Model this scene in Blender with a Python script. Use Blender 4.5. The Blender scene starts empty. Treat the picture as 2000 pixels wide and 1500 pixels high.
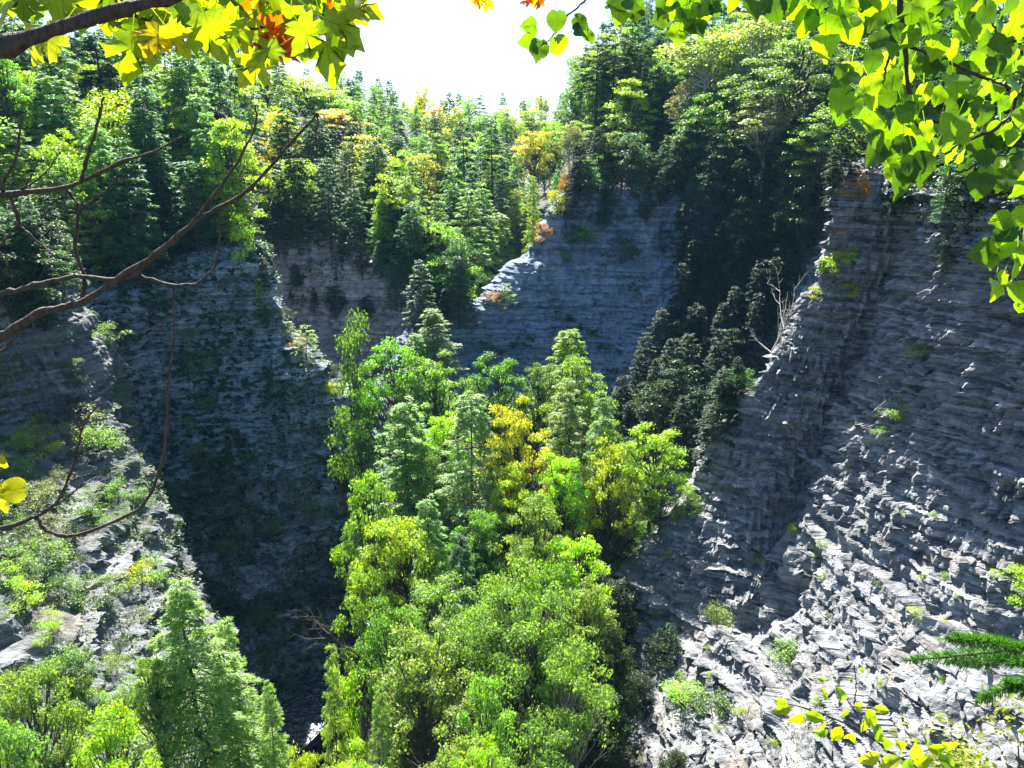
import bpy, math, random
import numpy as np
from mathutils import Vector, Matrix
from mathutils.bvhtree import BVHTree

# ------------------------------------------------------------------ scene, camera, light
scene = bpy.context.scene
COL = scene.collection
R = math.radians
PITCH = R(14.5)
FPX = 1664.0                       # focal length in photo pixels (photo 2000 wide)
cam_d = bpy.data.cameras.new('camera')
cam_d.sensor_width = 36.0
cam_d.lens = 36.0 * FPX / 2000.0
cam_d.clip_start = 0.05
cam_d.clip_end = 9000
cam = bpy.data.objects.new('camera', cam_d)
COL.objects.link(cam)
cam.location = (0, 0, 0)
cam.rotation_euler = (math.pi / 2 - PITCH, 0, 0)
scene.camera = cam

SUN_EL, SUN_AZ = R(51), R(-15)       # azimuth from +Y towards +X
sun_dir = Vector((math.sin(SUN_AZ) * math.cos(SUN_EL), math.cos(SUN_AZ) * math.cos(SUN_EL), math.sin(SUN_EL)))
world = bpy.data.worlds.new('World')
scene.world = world
world.use_nodes = True
wn = world.node_tree.nodes
sky = wn.new('ShaderNodeTexSky')
sky.sky_type = 'NISHITA'
sky.sun_disc = False
sky.sun_elevation = SUN_EL
sky.sun_rotation = SUN_AZ
sky.altitude = 300
sky.air_density = 1.0
sky.dust_density = 1.1
sky.ozone_density = 4.0
wn['Background'].inputs['Strength'].default_value = 0.06
world.node_tree.links.new(sky.outputs['Color'], wn['Background'].inputs['Color'])
sun_d = bpy.data.lights.new('sun', 'SUN')
sun_d.energy = 5.0
sun_d.angle = R(0.5)
sun_d.color = (1.0, 0.95, 0.86)
sun = bpy.data.objects.new('sun', sun_d)
COL.objects.link(sun)
sun.rotation_euler = (-sun_dir).to_track_quat('-Z', 'Y').to_euler()
scene.view_settings.view_transform = 'Standard'
scene.view_settings.look = 'None'
scene.view_settings.gamma = 1
scene.view_settings.use_curve_mapping = False
scene.view_settings.exposure = 2.08
scene.render.engine = 'CYCLES'
scene.cycles.max_bounces = 6
scene.cycles.diffuse_bounces = 3
scene.cycles.transmission_bounces = 3
scene.cycles.glossy_bounces = 2
scene.cycles.use_denoising = True
scene.cycles.denoiser = 'OPENIMAGEDENOISE'
scene.cycles.denoising_input_passes = 'RGB_ALBEDO_NORMAL'
scene.cycles.denoising_prefilter = 'ACCURATE'

rng = np.random.default_rng(7)
random.seed(7)

# ------------------------------------------------------------------ helpers
CP, SP = math.cos(PITCH), math.sin(PITCH)
def ray(px, py):
    a = (px - 1000) / FPX; v = (750 - py) / FPX
    return np.array([a, CP + v * SP, -SP + v * CP])
def at(px, py, Y):
    """world point seen at photo pixel (px, py) at world depth Y"""
    d = ray(px, py)
    return d * (Y / d[1])
def pix(p):
    x, y, z = p
    f = y * CP - z * SP
    u = y * SP + z * CP
    return 1000 + FPX * x / max(f, 1e-6), 750 - FPX * u / max(f, 1e-6)

TAB = rng.random((64, 64, 64)).astype(np.float32)
def vnoise(x, y, z=0.0):
    x, y, z = np.broadcast_arrays(np.asarray(x, float), np.asarray(y, float), np.asarray(z, float))
    xi, yi, zi = np.floor(x).astype(int), np.floor(y).astype(int), np.floor(z).astype(int)
    fx, fy, fz = x - xi, y - yi, z - zi
    fx = fx * fx * (3 - 2 * fx); fy = fy * fy * (3 - 2 * fy); fz = fz * fz * (3 - 2 * fz)
    def c(a, b, d): return TAB[(xi + a) & 63, (yi + b) & 63, (zi + d) & 63]
    x00 = c(0,0,0) * (1 - fx) + c(1,0,0) * fx
    x10 = c(0,1,0) * (1 - fx) + c(1,1,0) * fx
    x01 = c(0,0,1) * (1 - fx) + c(1,0,1) * fx
    x11 = c(0,1,1) * (1 - fx) + c(1,1,1) * fx
    return ((x00 * (1 - fy) + x10 * fy) * (1 - fz) + (x01 * (1 - fy) + x11 * fy) * fz) * 2 - 1
def fbm(x, y, z=0.0, o=4):
    s, a, f = 0.0, 0.5, 1.0
    for i in range(o):
        s = s + a * vnoise(np.asarray(x) * f + 17 * i, np.asarray(y) * f + 5 * i, np.asarray(z) * f + 3 * i)
        a *= 0.5; f *= 2.03
    return s
def hash1(a, b=0):
    a = np.asarray(a).astype(int); b = np.asarray(b).astype(int)
    return TAB[(a * 7 + b * 3) & 63, (a * 13 + b * 11 + 5) & 63, (b * 17 + a) & 63] * 2 - 1

def mesh_np(name, V, F, mat=None, smooth=False):
    """V (n,3), F (m,k) all faces same size"""
    me = bpy.data.meshes.new(name)
    V = np.ascontiguousarray(V, dtype=np.float32); F = np.ascontiguousarray(F, dtype=np.int32)
    n, k = F.shape
    me.vertices.add(len(V)); me.vertices.foreach_set('co', V.ravel())
    me.loops.add(n * k); me.loops.foreach_set('vertex_index', F.ravel())
    me.polygons.add(n)
    me.polygons.foreach_set('loop_start', np.arange(0, n * k, k, dtype=np.int32))
    me.polygons.foreach_set('use_smooth', np.full(n, smooth))
    me.update(calc_edges=True)
    if mat: me.materials.append(mat)
    return me
def link(name, data, parent=None, mat=None):
    o = bpy.data.objects.new(name, data)
    COL.objects.link(o)
    if parent is not None: o.parent = parent
    return o
def tag(o, label=None, cat=None, group=None, kind=None):
    if label: o['label'] = label
    if cat: o['category'] = cat
    if group: o['group'] = group
    if kind: o['kind'] = kind
    return o

# ------------------------------------------------------------------ materials
def mat_new(name):
    m = bpy.data.materials.new(name); m.use_nodes = True
    nt = m.node_tree
    for n in list(nt.nodes):
        if n.type != 'OUTPUT_MATERIAL': nt.nodes.remove(n)
    return m, nt, nt.nodes, nt.links, nt.nodes['Material Output']

def leaf_material(name, translucency=0.42, tint=(1.5, 1.75, 0.35), rough=0.42, spec=0.5, veins=False):
    m, nt, N, L, out = mat_new(name)
    oi = N.new('ShaderNodeObjectInfo')
    geo = N.new('ShaderNodeNewGeometry')
    ramp = N.new('ShaderNodeMapRange')
    ramp.inputs['To Min'].default_value = 0.62; ramp.inputs['To Max'].default_value = 1.38
    L.new(geo.outputs['Random Per Island'], ramp.inputs['Value'])
    hsv = N.new('ShaderNodeHueSaturation')
    hr = N.new('ShaderNodeMapRange'); hr.inputs['To Min'].default_value = 0.482; hr.inputs['To Max'].default_value = 0.515
    ma = N.new('ShaderNodeMath'); ma.operation = 'MULTIPLY'; ma.inputs[1].default_value = 7.31
    mf = N.new('ShaderNodeMath'); mf.operation = 'FRACT'
    L.new(geo.outputs['Random Per Island'], ma.inputs[0]); L.new(ma.outputs[0], mf.inputs[0]); L.new(mf.outputs[0], hr.inputs['Value'])
    L.new(hr.outputs['Result'], hsv.inputs['Hue']); L.new(ramp.outputs['Result'], hsv.inputs['Value'])
    tcl = N.new('ShaderNodeTexCoord'); nl_ = N.new('ShaderNodeTexNoise'); nl_.inputs['Scale'].default_value = .45; nl_.inputs['Detail'].default_value = 3
    L.new(tcl.outputs['Object'], nl_.inputs['Vector'])
    hs2 = N.new('ShaderNodeHueSaturation')
    r1 = N.new('ShaderNodeMapRange'); r1.inputs['From Min'].default_value = .3; r1.inputs['From Max'].default_value = .7; r1.inputs['To Min'].default_value = .470; r1.inputs['To Max'].default_value = .508
    r2 = N.new('ShaderNodeMapRange'); r2.inputs['From Min'].default_value = .3; r2.inputs['From Max'].default_value = .7; r2.inputs['To Min'].default_value = 1.12; r2.inputs['To Max'].default_value = .8
    L.new(nl_.outputs['Fac'], r1.inputs['Value']); L.new(nl_.outputs['Fac'], r2.inputs['Value'])
    L.new(r1.outputs['Result'], hs2.inputs['Hue']); L.new(r2.outputs['Result'], hs2.inputs['Saturation'])
    L.new(oi.outputs['Color'], hs2.inputs['Color'])
    L.new(hs2.outputs['Color'], hsv.inputs['Color'])
    col = hsv.outputs['Color']
    if veins:
        tc = N.new('ShaderNodeTexCoord')
        sep = N.new('ShaderNodeSeparateXYZ'); L.new(tc.outputs['Object'], sep.inputs[0])
        ab = N.new('ShaderNodeMath'); ab.operation = 'ABSOLUTE'; L.new(sep.outputs['X'], ab.inputs[0])
        m1 = N.new('ShaderNodeMath'); m1.operation = 'MULTIPLY_ADD'; m1.inputs[1].default_value = -0.8; L.new(ab.outputs[0], m1.inputs[0]); L.new(sep.outputs['Y'], m1.inputs[2])
        m2 = N.new('ShaderNodeMath'); m2.operation = 'MULTIPLY'; m2.inputs[1].default_value = 7.0; L.new(m1.outputs[0], m2.inputs[0])
        m3 = N.new('ShaderNodeMath'); m3.operation = 'FRACT'; L.new(m2.outputs[0], m3.inputs[0])
        m4 = N.new('ShaderNodeMath'); m4.operation = 'LESS_THAN'; m4.inputs[1].default_value = 0.10; L.new(m3.outputs[0], m4.inputs[0])
        m5 = N.new('ShaderNodeMath'); m5.operation = 'LESS_THAN'; m5.inputs[1].default_value = 0.018; L.new(ab.outputs[0], m5.inputs[0])
        m6 = N.new('ShaderNodeMath'); m6.operation = 'MAXIMUM'; L.new(m4.outputs[0], m6.inputs[0]); L.new(m5.outputs[0], m6.inputs[1])
        ns = N.new('ShaderNodeTexNoise'); ns.inputs['Scale'].default_value = 4; L.new(tc.outputs['Object'], ns.inputs['Vector'])
        m7 = N.new('ShaderNodeMapRange'); m7.inputs['To Min'].default_value = 0.8; m7.inputs['To Max'].default_value = 1.2; L.new(ns.outputs['Fac'], m7.inputs['Value'])
        m8 = N.new('ShaderNodeMath'); m8.operation = 'MULTIPLY_ADD'; m8.inputs[1].default_value = -0.28; L.new(m6.outputs[0], m8.inputs[0]); L.new(m7.outputs['Result'], m8.inputs[2])
        vm = N.new('ShaderNodeVectorMath'); vm.operation = 'SCALE'; L.new(col, vm.inputs[0]); L.new(m8.outputs[0], vm.inputs['Scale'])
        col = vm.outputs['Vector']
    p = N.new('ShaderNodeBsdfPrincipled')
    p.inputs['Roughness'].default_value = rough
    p.inputs['Specular IOR Level'].default_value = spec
    L.new(col, p.inputs['Base Color'])
    t = N.new('ShaderNodeBsdfTranslucent')
    tm = N.new('ShaderNodeVectorMath'); tm.operation = 'MULTIPLY'; tm.inputs[1].default_value = tint
    L.new(col, tm.inputs[0]); L.new(tm.outputs['Vector'], t.inputs['Color'])
    mx = N.new('ShaderNodeMixShader'); mx.inputs[0].default_value = translucency
    L.new(p.outputs[0], mx.inputs[1]); L.new(t.outputs[0], mx.inputs[2]); L.new(mx.outputs[0], out.inputs['Surface'])
    return m

def bark_material(name, c1, c2, scale=6):
    m, nt, N, L, out = mat_new(name)
    tc = N.new('ShaderNodeTexCoord'); mp = N.new('ShaderNodeMapping'); mp.inputs['Scale'].default_value = (scale * 3, scale * 3, scale * .7)
    L.new(tc.outputs['Object'], mp.inputs['Vector'])
    n1 = N.new('ShaderNodeTexNoise'); n1.inputs['Scale'].default_value = 2; n1.inputs['Detail'].default_value = 5
    L.new(mp.outputs[0], n1.inputs['Vector'])
    cr = N.new('ShaderNodeValToRGB'); cr.color_ramp.elements[0].position = .35; cr.color_ramp.elements[1].position = .7
    cr.color_ramp.elements[0].color = (*c1, 1); cr.color_ramp.elements[1].color = (*c2, 1)
    L.new(n1.outputs['Fac'], cr.inputs[0])
    p = N.new('ShaderNodeBsdfPrincipled'); p.inputs['Roughness'].default_value = .75
    L.new(cr.outputs[0], p.inputs['Base Color'])
    b = N.new('ShaderNodeBump'); b.inputs['Strength'].default_value = .6; b.inputs['Distance'].default_value = .01
    L.new(n1.outputs['Fac'], b.inputs['Height']); L.new(b.outputs[0], p.inputs['Normal'])
    L.new(p.outputs[0], out.inputs['Surface'])
    return m

def rock_material(name, light, dark, moss=(0.035, 0.06, 0.02), moss_amt=0.4, bed=1.6, warm=(0.2, 0.16, 0.11), mottle=.35):
    m, nt, N, L, out = mat_new(name)
    tc = N.new('ShaderNodeTexCoord')
    def noise(sx, sy, sz, detail=6, rough=.6, scale=1.0):
        mp = N.new('ShaderNodeMapping'); mp.inputs['Scale'].default_value = (sx, sy, sz); L.new(tc.outputs['Object'], mp.inputs['Vector'])
        n = N.new('ShaderNodeTexNoise'); n.inputs['Scale'].default_value = scale; n.inputs['Detail'].default_value = detail; n.inputs['Roughness'].default_value = rough
        L.new(mp.outputs[0], n.inputs['Vector']); return n
    beds = noise(.05, .05, bed, 7, .7)
    blk = noise(.6, .6, 1.4, 6, .65)
    big = noise(.07, .07, .1, 4, .6)
    fine = noise(3, 3, 9, 4, .6)
    warmn = noise(.12, .12, .5, 5, .6)
    cr = N.new('ShaderNodeValToRGB'); cr.color_ramp.elements[0].position = .41; cr.color_ramp.elements[1].position = .59
    cr.color_ramp.elements[0].color = (*dark, 1); cr.color_ramp.elements[1].color = (*light, 1)
    ad = N.new('ShaderNodeMath'); ad.operation = 'MULTIPLY_ADD'; ad.inputs[1].default_value = .5; 
    h = N.new('ShaderNodeMath'); h.operation = 'MULTIPLY'; h.inputs[1].default_value = .5
    L.new(blk.outputs['Fac'], h.inputs[0]); L.new(beds.outputs['Fac'], ad.inputs[0]); L.new(h.outputs[0], ad.inputs[2])
    L.new(ad.outputs[0], cr.inputs[0])
    wr = N.new('ShaderNodeMapRange'); wr.inputs['From Min'].default_value = .55; wr.inputs['From Max'].default_value = .72; wr.inputs['To Max'].default_value = .55
    L.new(warmn.outputs['Fac'], wr.inputs['Value'])
    mw = N.new('ShaderNodeMix'); mw.data_type = 'RGBA'; mw.inputs['B'].default_value = (*warm, 1)
    L.new(wr.outputs['Result'], mw.inputs['Factor']); L.new(cr.outputs[0], mw.inputs['A'])
    # moss and small plants where it is broad
    mm = N.new('ShaderNodeMath'); mm.operation = 'MULTIPLY_ADD'; mm.inputs[1].default_value = 1 - mottle
    m2 = N.new('ShaderNodeMath'); m2.operation = 'MULTIPLY'; m2.inputs[1].default_value = mottle
    L.new(blk.outputs['Fac'], m2.inputs[0]); L.new(big.outputs['Fac'], mm.inputs[0]); L.new(m2.outputs[0], mm.inputs[2])
    mr = N.new('ShaderNodeMapRange'); mr.inputs['From Min'].default_value = .66 - .22 * moss_amt; mr.inputs['From Max'].default_value = .70 - .20 * moss_amt
    L.new(mm.outputs[0], mr.inputs['Value'])
    mo = N.new('ShaderNodeMix'); mo.data_type = 'RGBA'; mo.inputs['B'].default_value = (*moss, 1)
    L.new(mr.outputs['Result'], mo.inputs['Factor']); L.new(mw.outputs['Result'], mo.inputs['A'])
    p = N.new('ShaderNodeBsdfPrincipled'); p.inputs['Roughness'].default_value = .8; p.inputs['Specular IOR Level'].default_value = .25
    L.new(mo.outputs['Result'], p.inputs['Base Color'])
    hb = N.new('ShaderNodeMath'); hb.operation = 'ADD'; L.new(blk.outputs['Fac'], hb.inputs[0]); L.new(fine.outputs['Fac'], hb.inputs[1])
    b = N.new('ShaderNodeBump'); b.inputs['Strength'].default_value = .9; b.inputs['Distance'].default_value = .22
    L.new(hb.outputs[0], b.inputs['Height']); L.new(b.outputs[0], p.inputs['Normal'])
    L.new(p.outputs[0], out.inputs['Surface'])
    return m

def simple_material(name, c1, c2, scale=1.0, rough=.85, bump=.1):
    m, nt, N, L, out = mat_new(name)
    tc = N.new('ShaderNodeTexCoord')
    n = N.new('ShaderNodeTexNoise'); n.inputs['Scale'].default_value = scale; n.inputs['Detail'].default_value = 7; L.new(tc.outputs['Object'], n.inputs['Vector'])
    cr = N.new('ShaderNodeValToRGB'); cr.color_ramp.elements[0].position = .35; cr.color_ramp.elements[1].position = .65
    cr.color_ramp.elements[0].color = (*c1, 1); cr.color_ramp.elements[1].color = (*c2, 1); L.new(n.outputs['Fac'], cr.inputs[0])
    p = N.new('ShaderNodeBsdfPrincipled'); p.inputs['Roughness'].default_value = rough; L.new(cr.outputs[0], p.inputs['Base Color'])
    b = N.new('ShaderNodeBump'); b.inputs['Distance'].default_value = bump; L.new(n.outputs['Fac'], b.inputs['Height']); L.new(b.outputs[0], p.inputs['Normal'])
    L.new(p.outputs[0], out.inputs['Surface'])
    return m

M = {}
M['needle'] = leaf_material('needle_foliage', .40, (1.6, 2.0, .6), .5, .4)
M['leaf'] = leaf_material('leaf_foliage', .44, (1.7, 2.0, .4), .45, .5)
M['near_leaf'] = leaf_material('near_leaf', .55, (2.1, 2.3, .3), .38, .5, veins=True)
M['bark'] = bark_material('grey_bark', (.035, .028, .022), (.10, .085, .07))
M['pale_bark'] = bark_material('pale_bark', (.25, .24, .22), (.5, .48, .45))
M['mid_bark'] = bark_material('mid_bark', (.12, .10, .08), (.28, .25, .21))
M['twig_bark'] = bark_material('twig_bark', (.022, .014, .008), (.085, .055, .035), 20)
M['rock_near'] = rock_material('shale_near', (.33, .335, .345), (.07, .078, .09), moss_amt=.12, bed=3.4)  # dark beds also hold painted shade lines under the overhangs
M['rock_left'] = rock_material('shale_left', (.48, .55, .64), (.08, .11, .15), moss=(.02, .045, .022), moss_amt=.85, mottle=.65)  # blue of the wall's shade is put into the rock colour
M['rock_slope'] = rock_material('shale_slope', (.24, .25, .26), (.06, .07, .08), mottle=.55, moss_amt=.6, moss=(.06, .10, .03))
M['rock_far'] = rock_material('shale_far', (.27, .35, .45), (.08, .11, .16), moss_amt=.45, mottle=.5)  # bluish shade mixed into this rock colour too
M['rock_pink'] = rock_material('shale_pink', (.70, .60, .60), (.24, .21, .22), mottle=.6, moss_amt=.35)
M['soil'] = simple_material('forest_floor', (.012, .02, .008), (.035, .038, .018), .5)
M['gravel'] = simple_material('gorge_floor', (.03, .035, .03), (.09, .09, .085), .8)

# ------------------------------------------------------------------ terrain sheets
def to_pt(p):
    return at(*p) if len(p) == 3 else np.array(p[1:], float)
def catmull(P, n):
    """P (k,m,3) interpolate along axis 0 to n samples"""
    k = P.shape[0]
    t = np.linspace(0, k - 1, n)
    i = np.clip(np.floor(t).astype(int), 0, k - 2); f = (t - i)[:, None, None]
    Pe = np.concatenate([2 * P[:1] - P[1:2], P, 2 * P[-1:] - P[-2:-1]], 0)
    a, b, c, d = Pe[i], Pe[i + 1], Pe[i + 2], Pe[i + 3]
    return .5 * ((2 * b) + (c - a) * f + (2 * a - 5 * b + 4 * c - d) * f ** 2 + (3 * b - a - 3 * c + d) * f ** 3)
def grid_faces(nv, nu):
    a = np.arange(nv * nu).reshape(nv, nu)
    return np.stack([a[:-1, :-1], a[1:, :-1], a[1:, 1:], a[:-1, 1:]], -1).reshape(-1, 4)
def resample(P, nv, nu):
    P = catmull(P, nv)
    return catmull(P.transpose(1, 0, 2), nu).transpose(1, 0, 2)
BVHS = []
SHEETS = {}
def sheet(name, rows, nv, nu, mat, disp=None, ground=True, kind='structure', smooth=False, label=None, even=True):
    P = np.array([[to_pt(p) for p in r] for r in rows])
    if even:   # spread the samples evenly along each direction by arc length
        Q = resample(P, 80, 80)
        dv = np.linalg.norm(np.diff(Q, axis=0), axis=2).mean(1); sv = np.concatenate([[0], np.cumsum(dv)]); sv /= sv[-1]
        du = np.linalg.norm(np.diff(Q, axis=1), axis=2).mean(0); su = np.concatenate([[0], np.cumsum(du)]); su /= su[-1]
        tv = np.interp(np.linspace(0, 1, nv), sv, np.arange(80)); tu = np.interp(np.linspace(0, 1, nu), su, np.arange(80))
        i = np.clip(tv.astype(int), 0, 78); f = (tv - i)[:, None, None]; G = Q[i] * (1 - f) + Q[i + 1] * f
        i = np.clip(tu.astype(int), 0, 78); f = (tu - i)[None, :, None]; G = G[:, i] * (1 - f) + G[:, i + 1] * f
    else:
        G = resample(P, nv, nu)
    base = G.copy()
    if disp is not None:
        # smooth base normals
        dU = np.gradient(G, axis=1); dV = np.gradient(G, axis=0)
        n = np.cross(dU, dV); n /= np.linalg.norm(n, axis=2, keepdims=True) + 1e-9
        ctr = np.array([0, 60, 10.])
        s = np.sign(((ctr - G) * n).sum(2).mean()); n *= s
        h = n.copy(); h[..., 2] *= .15; h /= np.linalg.norm(h, axis=2, keepdims=True) + 1e-9
        G = disp(G, n, h)
    me = mesh_np(name, G.reshape(-1, 3), grid_faces(nv, nu), mat, smooth)
    o = link(name, me); tag(o, kind=kind, label=label)
    SHEETS[name] = (G, base)
    if ground:
        st_v = max(1, nv // 110); st_u = max(1, nu // 110)
        g = G[::st_v, ::st_u]
        BVHS.append(BVHTree.FromPolygons([tuple(p) for p in g.reshape(-1, 3)], grid_faces(*g.shape[:2]).tolist()))
    return o
def ground_z(x, y, zfrom=200):
    best = None
    for b in BVHS:
        h = b.ray_cast(Vector((x, y, zfrom)), Vector((0, 0, -1)))
        if h[0] is not None and (best is None or h[0].z > best): best = h[0].z
    return best

def cliff_disp(rib=2.0, rib_scale=9, med=.8, bed_t=.5, jut=.45, big_t=3.0, terr=.8, seed=0, block=1.6, nose=.6, edge=0, shelf=False):
    def f(G, n, h):
        x, y, z = G[..., 0], G[..., 1], G[..., 2]
        uu = np.linspace(0, 1, G.shape[1])[None, :]
        # along-wall coordinate
        dx = np.diff(G[..., :2], axis=1, prepend=G[:, :1, :2]); s = np.cumsum(np.linalg.norm(dx, axis=2), 1)
        s = s - s[:, :1] + 1.2 * x   # keeps blocks from lining up
        o = rib * fbm(x / rib_scale + seed, y / rib_scale, z / (rib_scale * 2.6), 3)
        r = fbm(x / 3.1, y / 3.1 + seed, z / 6.5, 4)
        o = o + med * (1 - 2.4 * np.abs(r))
        zz = z + .55 * vnoise(x / 14, y / 14, seed + z / 9) + .02 * x
        # bed boundaries of uneven thickness
        q = zz / bed_t + 1.3 * vnoise(zz / 2.1, 3.3 + seed, 0)
        bi = np.floor(q); fr = q - bi
        Q = zz / big_t + .5 * vnoise(zz / 7, 8.8 + seed, 0)
        Bi = np.floor(Q); Fr = Q - Bi
        w1 = block * (1 + .5 * hash1(bi, 3))
        wob = .6 * vnoise(x / 1.3, y / 1.3, bi * .37)
        c1 = np.floor(s / w1 + 9 * hash1(bi, 1) + wob)
        w2 = block * 5 * (1 + .5 * hash1(Bi, 9))
        c2 = np.floor(s / w2 + 9 * hash1(Bi, 7) + wob * .7)
        o = o + jut * (.6 * hash1(bi, 2) + .9 * vnoise(s / w1 * .8, bi * 3.7, 1.5) + .16 * hash1(bi * 5 + 1, c1))
        o = o + jut * 1.25 * (.5 * hash1(Bi, 4) + .7 * vnoise(s / w2 * 1.3, Bi * 5.3, 2.5) + .22 * hash1(Bi * 3 + 2, c2)) * np.clip(np.minimum(Fr, 1 - Fr) * 6, 0, 1)
        o = o + jut * .8 * (1 - fr) * np.clip(fr * 5, 0, 1)     # undercut below each bed's lip
        damp = 1.0
        nz_ = nose * (1 + edge * np.clip(1 - np.abs(uu - .34) / .12, 0, 1))
        if shelf:
            # one broad hard shelf with an alcove under its left end
            zs = -37.6 + .9 * vnoise(x / 9, y / 9, 2.2) + .3 * vnoise(x / 2, y / 2, 4.4)
            dd = zs - z
            right = np.clip((90 - y) / 4, 0, 1) * np.clip((x - 31) / 3, 0, 1)
            damp = 1 - .9 * right * np.exp(-((dd - .2) / 1.3) ** 2)
            o = (o - rib * fbm(x / rib_scale + seed, y / rib_scale, z / (rib_scale * 2.6), 3)) * damp + rib * fbm(x / rib_scale + seed, y / rib_scale, z / (rib_scale * 2.6), 3)
            o = o + 1.9 * right * np.where(dd > 0, np.exp(-np.maximum(dd, 0) / 5.0), 0)
            o = o - 2.8 * np.clip(1 - np.abs(y - 81.5) / 3.2, 0, 1) * np.clip(dd - .8, 0, 1) * np.clip((13 - dd) / 4, 0, 1)
            for zq, w_ in ((-26.0, 1.2), (-31.5, 1.0), (-44, 1.6), (-48.5, 1.8), (-20.5, .8)):
                dq = zq + 1.1 * vnoise(x / 7, y / 7, zq) - z
                br = np.clip(vnoise(x / 5, y / 5, zq * 1.7) * 3 + .6, 0, 1)
                o = o + w_ * br * np.where(dq > 0, np.exp(-np.maximum(dq, 0) / 2.2), 0)
        # wedge shaped noses that widen downwards within each thick bed
        w3 = block * 1.7 * (1 + .4 * hash1(Bi, 12)); sn = s / w3 + 5 * hash1(Bi, 14) + .25 * wob
        tri = 1 - 2 * np.abs(sn - np.floor(sn) - .5); on = hash1(Bi * 2 + 1, np.floor(sn) + 40)
        nz_ = nz_ * damp
        o = o + nz_ * tri * (1 - Fr) * np.clip(on + .35, 0, 1)
        w4 = block * .6; sn = s / w4 + 5 * hash1(bi, 24); tri = 1 - 2 * np.abs(sn - np.floor(sn) - .5)
        o = o + nz_ * .33 * tri * (1 - fr) * np.clip(hash1(bi * 2 + 1, np.floor(sn) + 9) + .3, 0, 1)
        o = o + .14 * vnoise(x * 2.1, y * 2.1, z * 2.1) + .09 * vnoise(x * 4.7, y * 4.7, z * 4.7)
        def sm(a, b, t): t = np.clip((t - a) / (b - a), 0, 1); return t * t * (3 - 2 * t)
        tz = (sm(.25, .8, fr) - fr) * bed_t
        Tz = (sm(.3, .85, Fr) - Fr) * big_t * .85
        up = np.clip(n[..., 2], 0, 1) ; up = np.clip(up * 2.2, 0, 1)
        out = G + h * o[..., None]
        out[..., 2] += terr * (tz + Tz * up)
        out[..., 0] += .05 * vnoise(x * 4, y * 4, z * 4)
        return out
    return f
def hill_disp(a=1.5, s=12):
    def f(G, n, h):
        out = G.copy(); out[..., 2] += a * fbm(G[..., 0] / s, G[..., 1] / s, 0, 4); return out
    return f
def addw(p, d):
    q = to_pt(p) + np.array(d, float); return ('w', *q)

# big ground sheet to the horizon
def W(x, y, z): return ('w', x, y, z)
sheet('ground', [[W(x, y, -88) for x in (-4000, -600, 0, 600, 4000)] for y in (-500, 0, 400, 1200, 6000)], 40, 40, M['gravel'], None, ground=True, even=False)

# right cliff (near, sunlit shale)
C = [
 [(1655,352,95),(1705,350,92),(1770,360,90),(1840,372,84),(1960,385,75),(2070,395,70)],
 [(1598,540,97),(1680,540,92.5),(1750,545,90.5),(1810,550,84),(1950,560,75),(2070,575,69)],
 [(1490,730,99),(1575,730,95),(1660,740,93),(1720,750,86),(1900,770,75),(2070,790,68)],
 [(1382,905,100),(1475,910,94.5),(1590,930,93),(1650,940,86),(1850,980,73),(2070,1010,65)],
 [(1300,1050,97),(1420,1060,91),(1530,1090,88),(1610,1100,82),(1830,1180,67),(2070,1235,59)],
 [(1225,1250,90),(1350,1260,82),(1470,1280,78),(1570,1300,73),(1800,1380,59),(2080,1455,51)],
 [(1220,1500,74),(1340,1520,67),(1460,1540,63),(1560,1560,60),(1800,1650,50),(2100,1700,43)],
 [(1200,1680,66),(1320,1680,61),(1450,1700,58),(1560,1720,55),(1800,1760,47),(2120,1800,41)],
]
C = [[addw(r[0], (26, 22, -6)), addw(r[0], (7, 6, -.6))] + r for r in C]
C = [[addw(p, (6, 16, 1.5)) for p in C[0]]] + C
sheet('right_cliff', C, 760, 640, M['rock_near'], cliff_disp(2.0, 9, .8, .36, .45, 1.9, .95, 0, 1.3, nose=1.9, edge=.6, shelf=True))
# far right cliff (shaded)
B = [
 [(1115,372,198),(1200,385,197),(1320,380,193),(1450,390,185),(1600,400,172),(1850,400,160)],
 [(1055,470,193.5),(1160,480,193),(1300,480,190),(1430,490,182),(1600,500,168),(1850,500,158)],
 [(985,555,187),(1100,570,187),(1270,580,184),(1420,600,176),(1600,600,162),(1850,600,152)],
 [(890,622,180.5),(1030,660,180),(1230,680,178),(1400,720,166),(1580,740,150),(1850,740,145)],
 [(800,655,176),(960,760,174),(1180,830,160),(1380,860,146),(1560,880,135),(1850,900,130)],
 [(700,900,150),(900,1000,140),(1150,1050,130),(1350,1050,122),(1500,1050,115),(1750,1050,112)],
 [(600,1200,142),(900,1200,130),(1150,1250,120),(1350,1250,112),(1500,1250,106),(1750,1250,104)],
]
B = [[addw(r[0], (14, 40, -10)), addw(r[0], (2, 7, -.8))] + r for r in B]
B = [[addw(p, (2, 18, 1.5)) for p in B[0]]] + B
sheet('far_right_cliff', B, 300, 350, M['rock_far'], cliff_disp(2.6, 11, 1.5, .8, .4, 3, .2, 3, 2.2, nose=.3))
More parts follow.
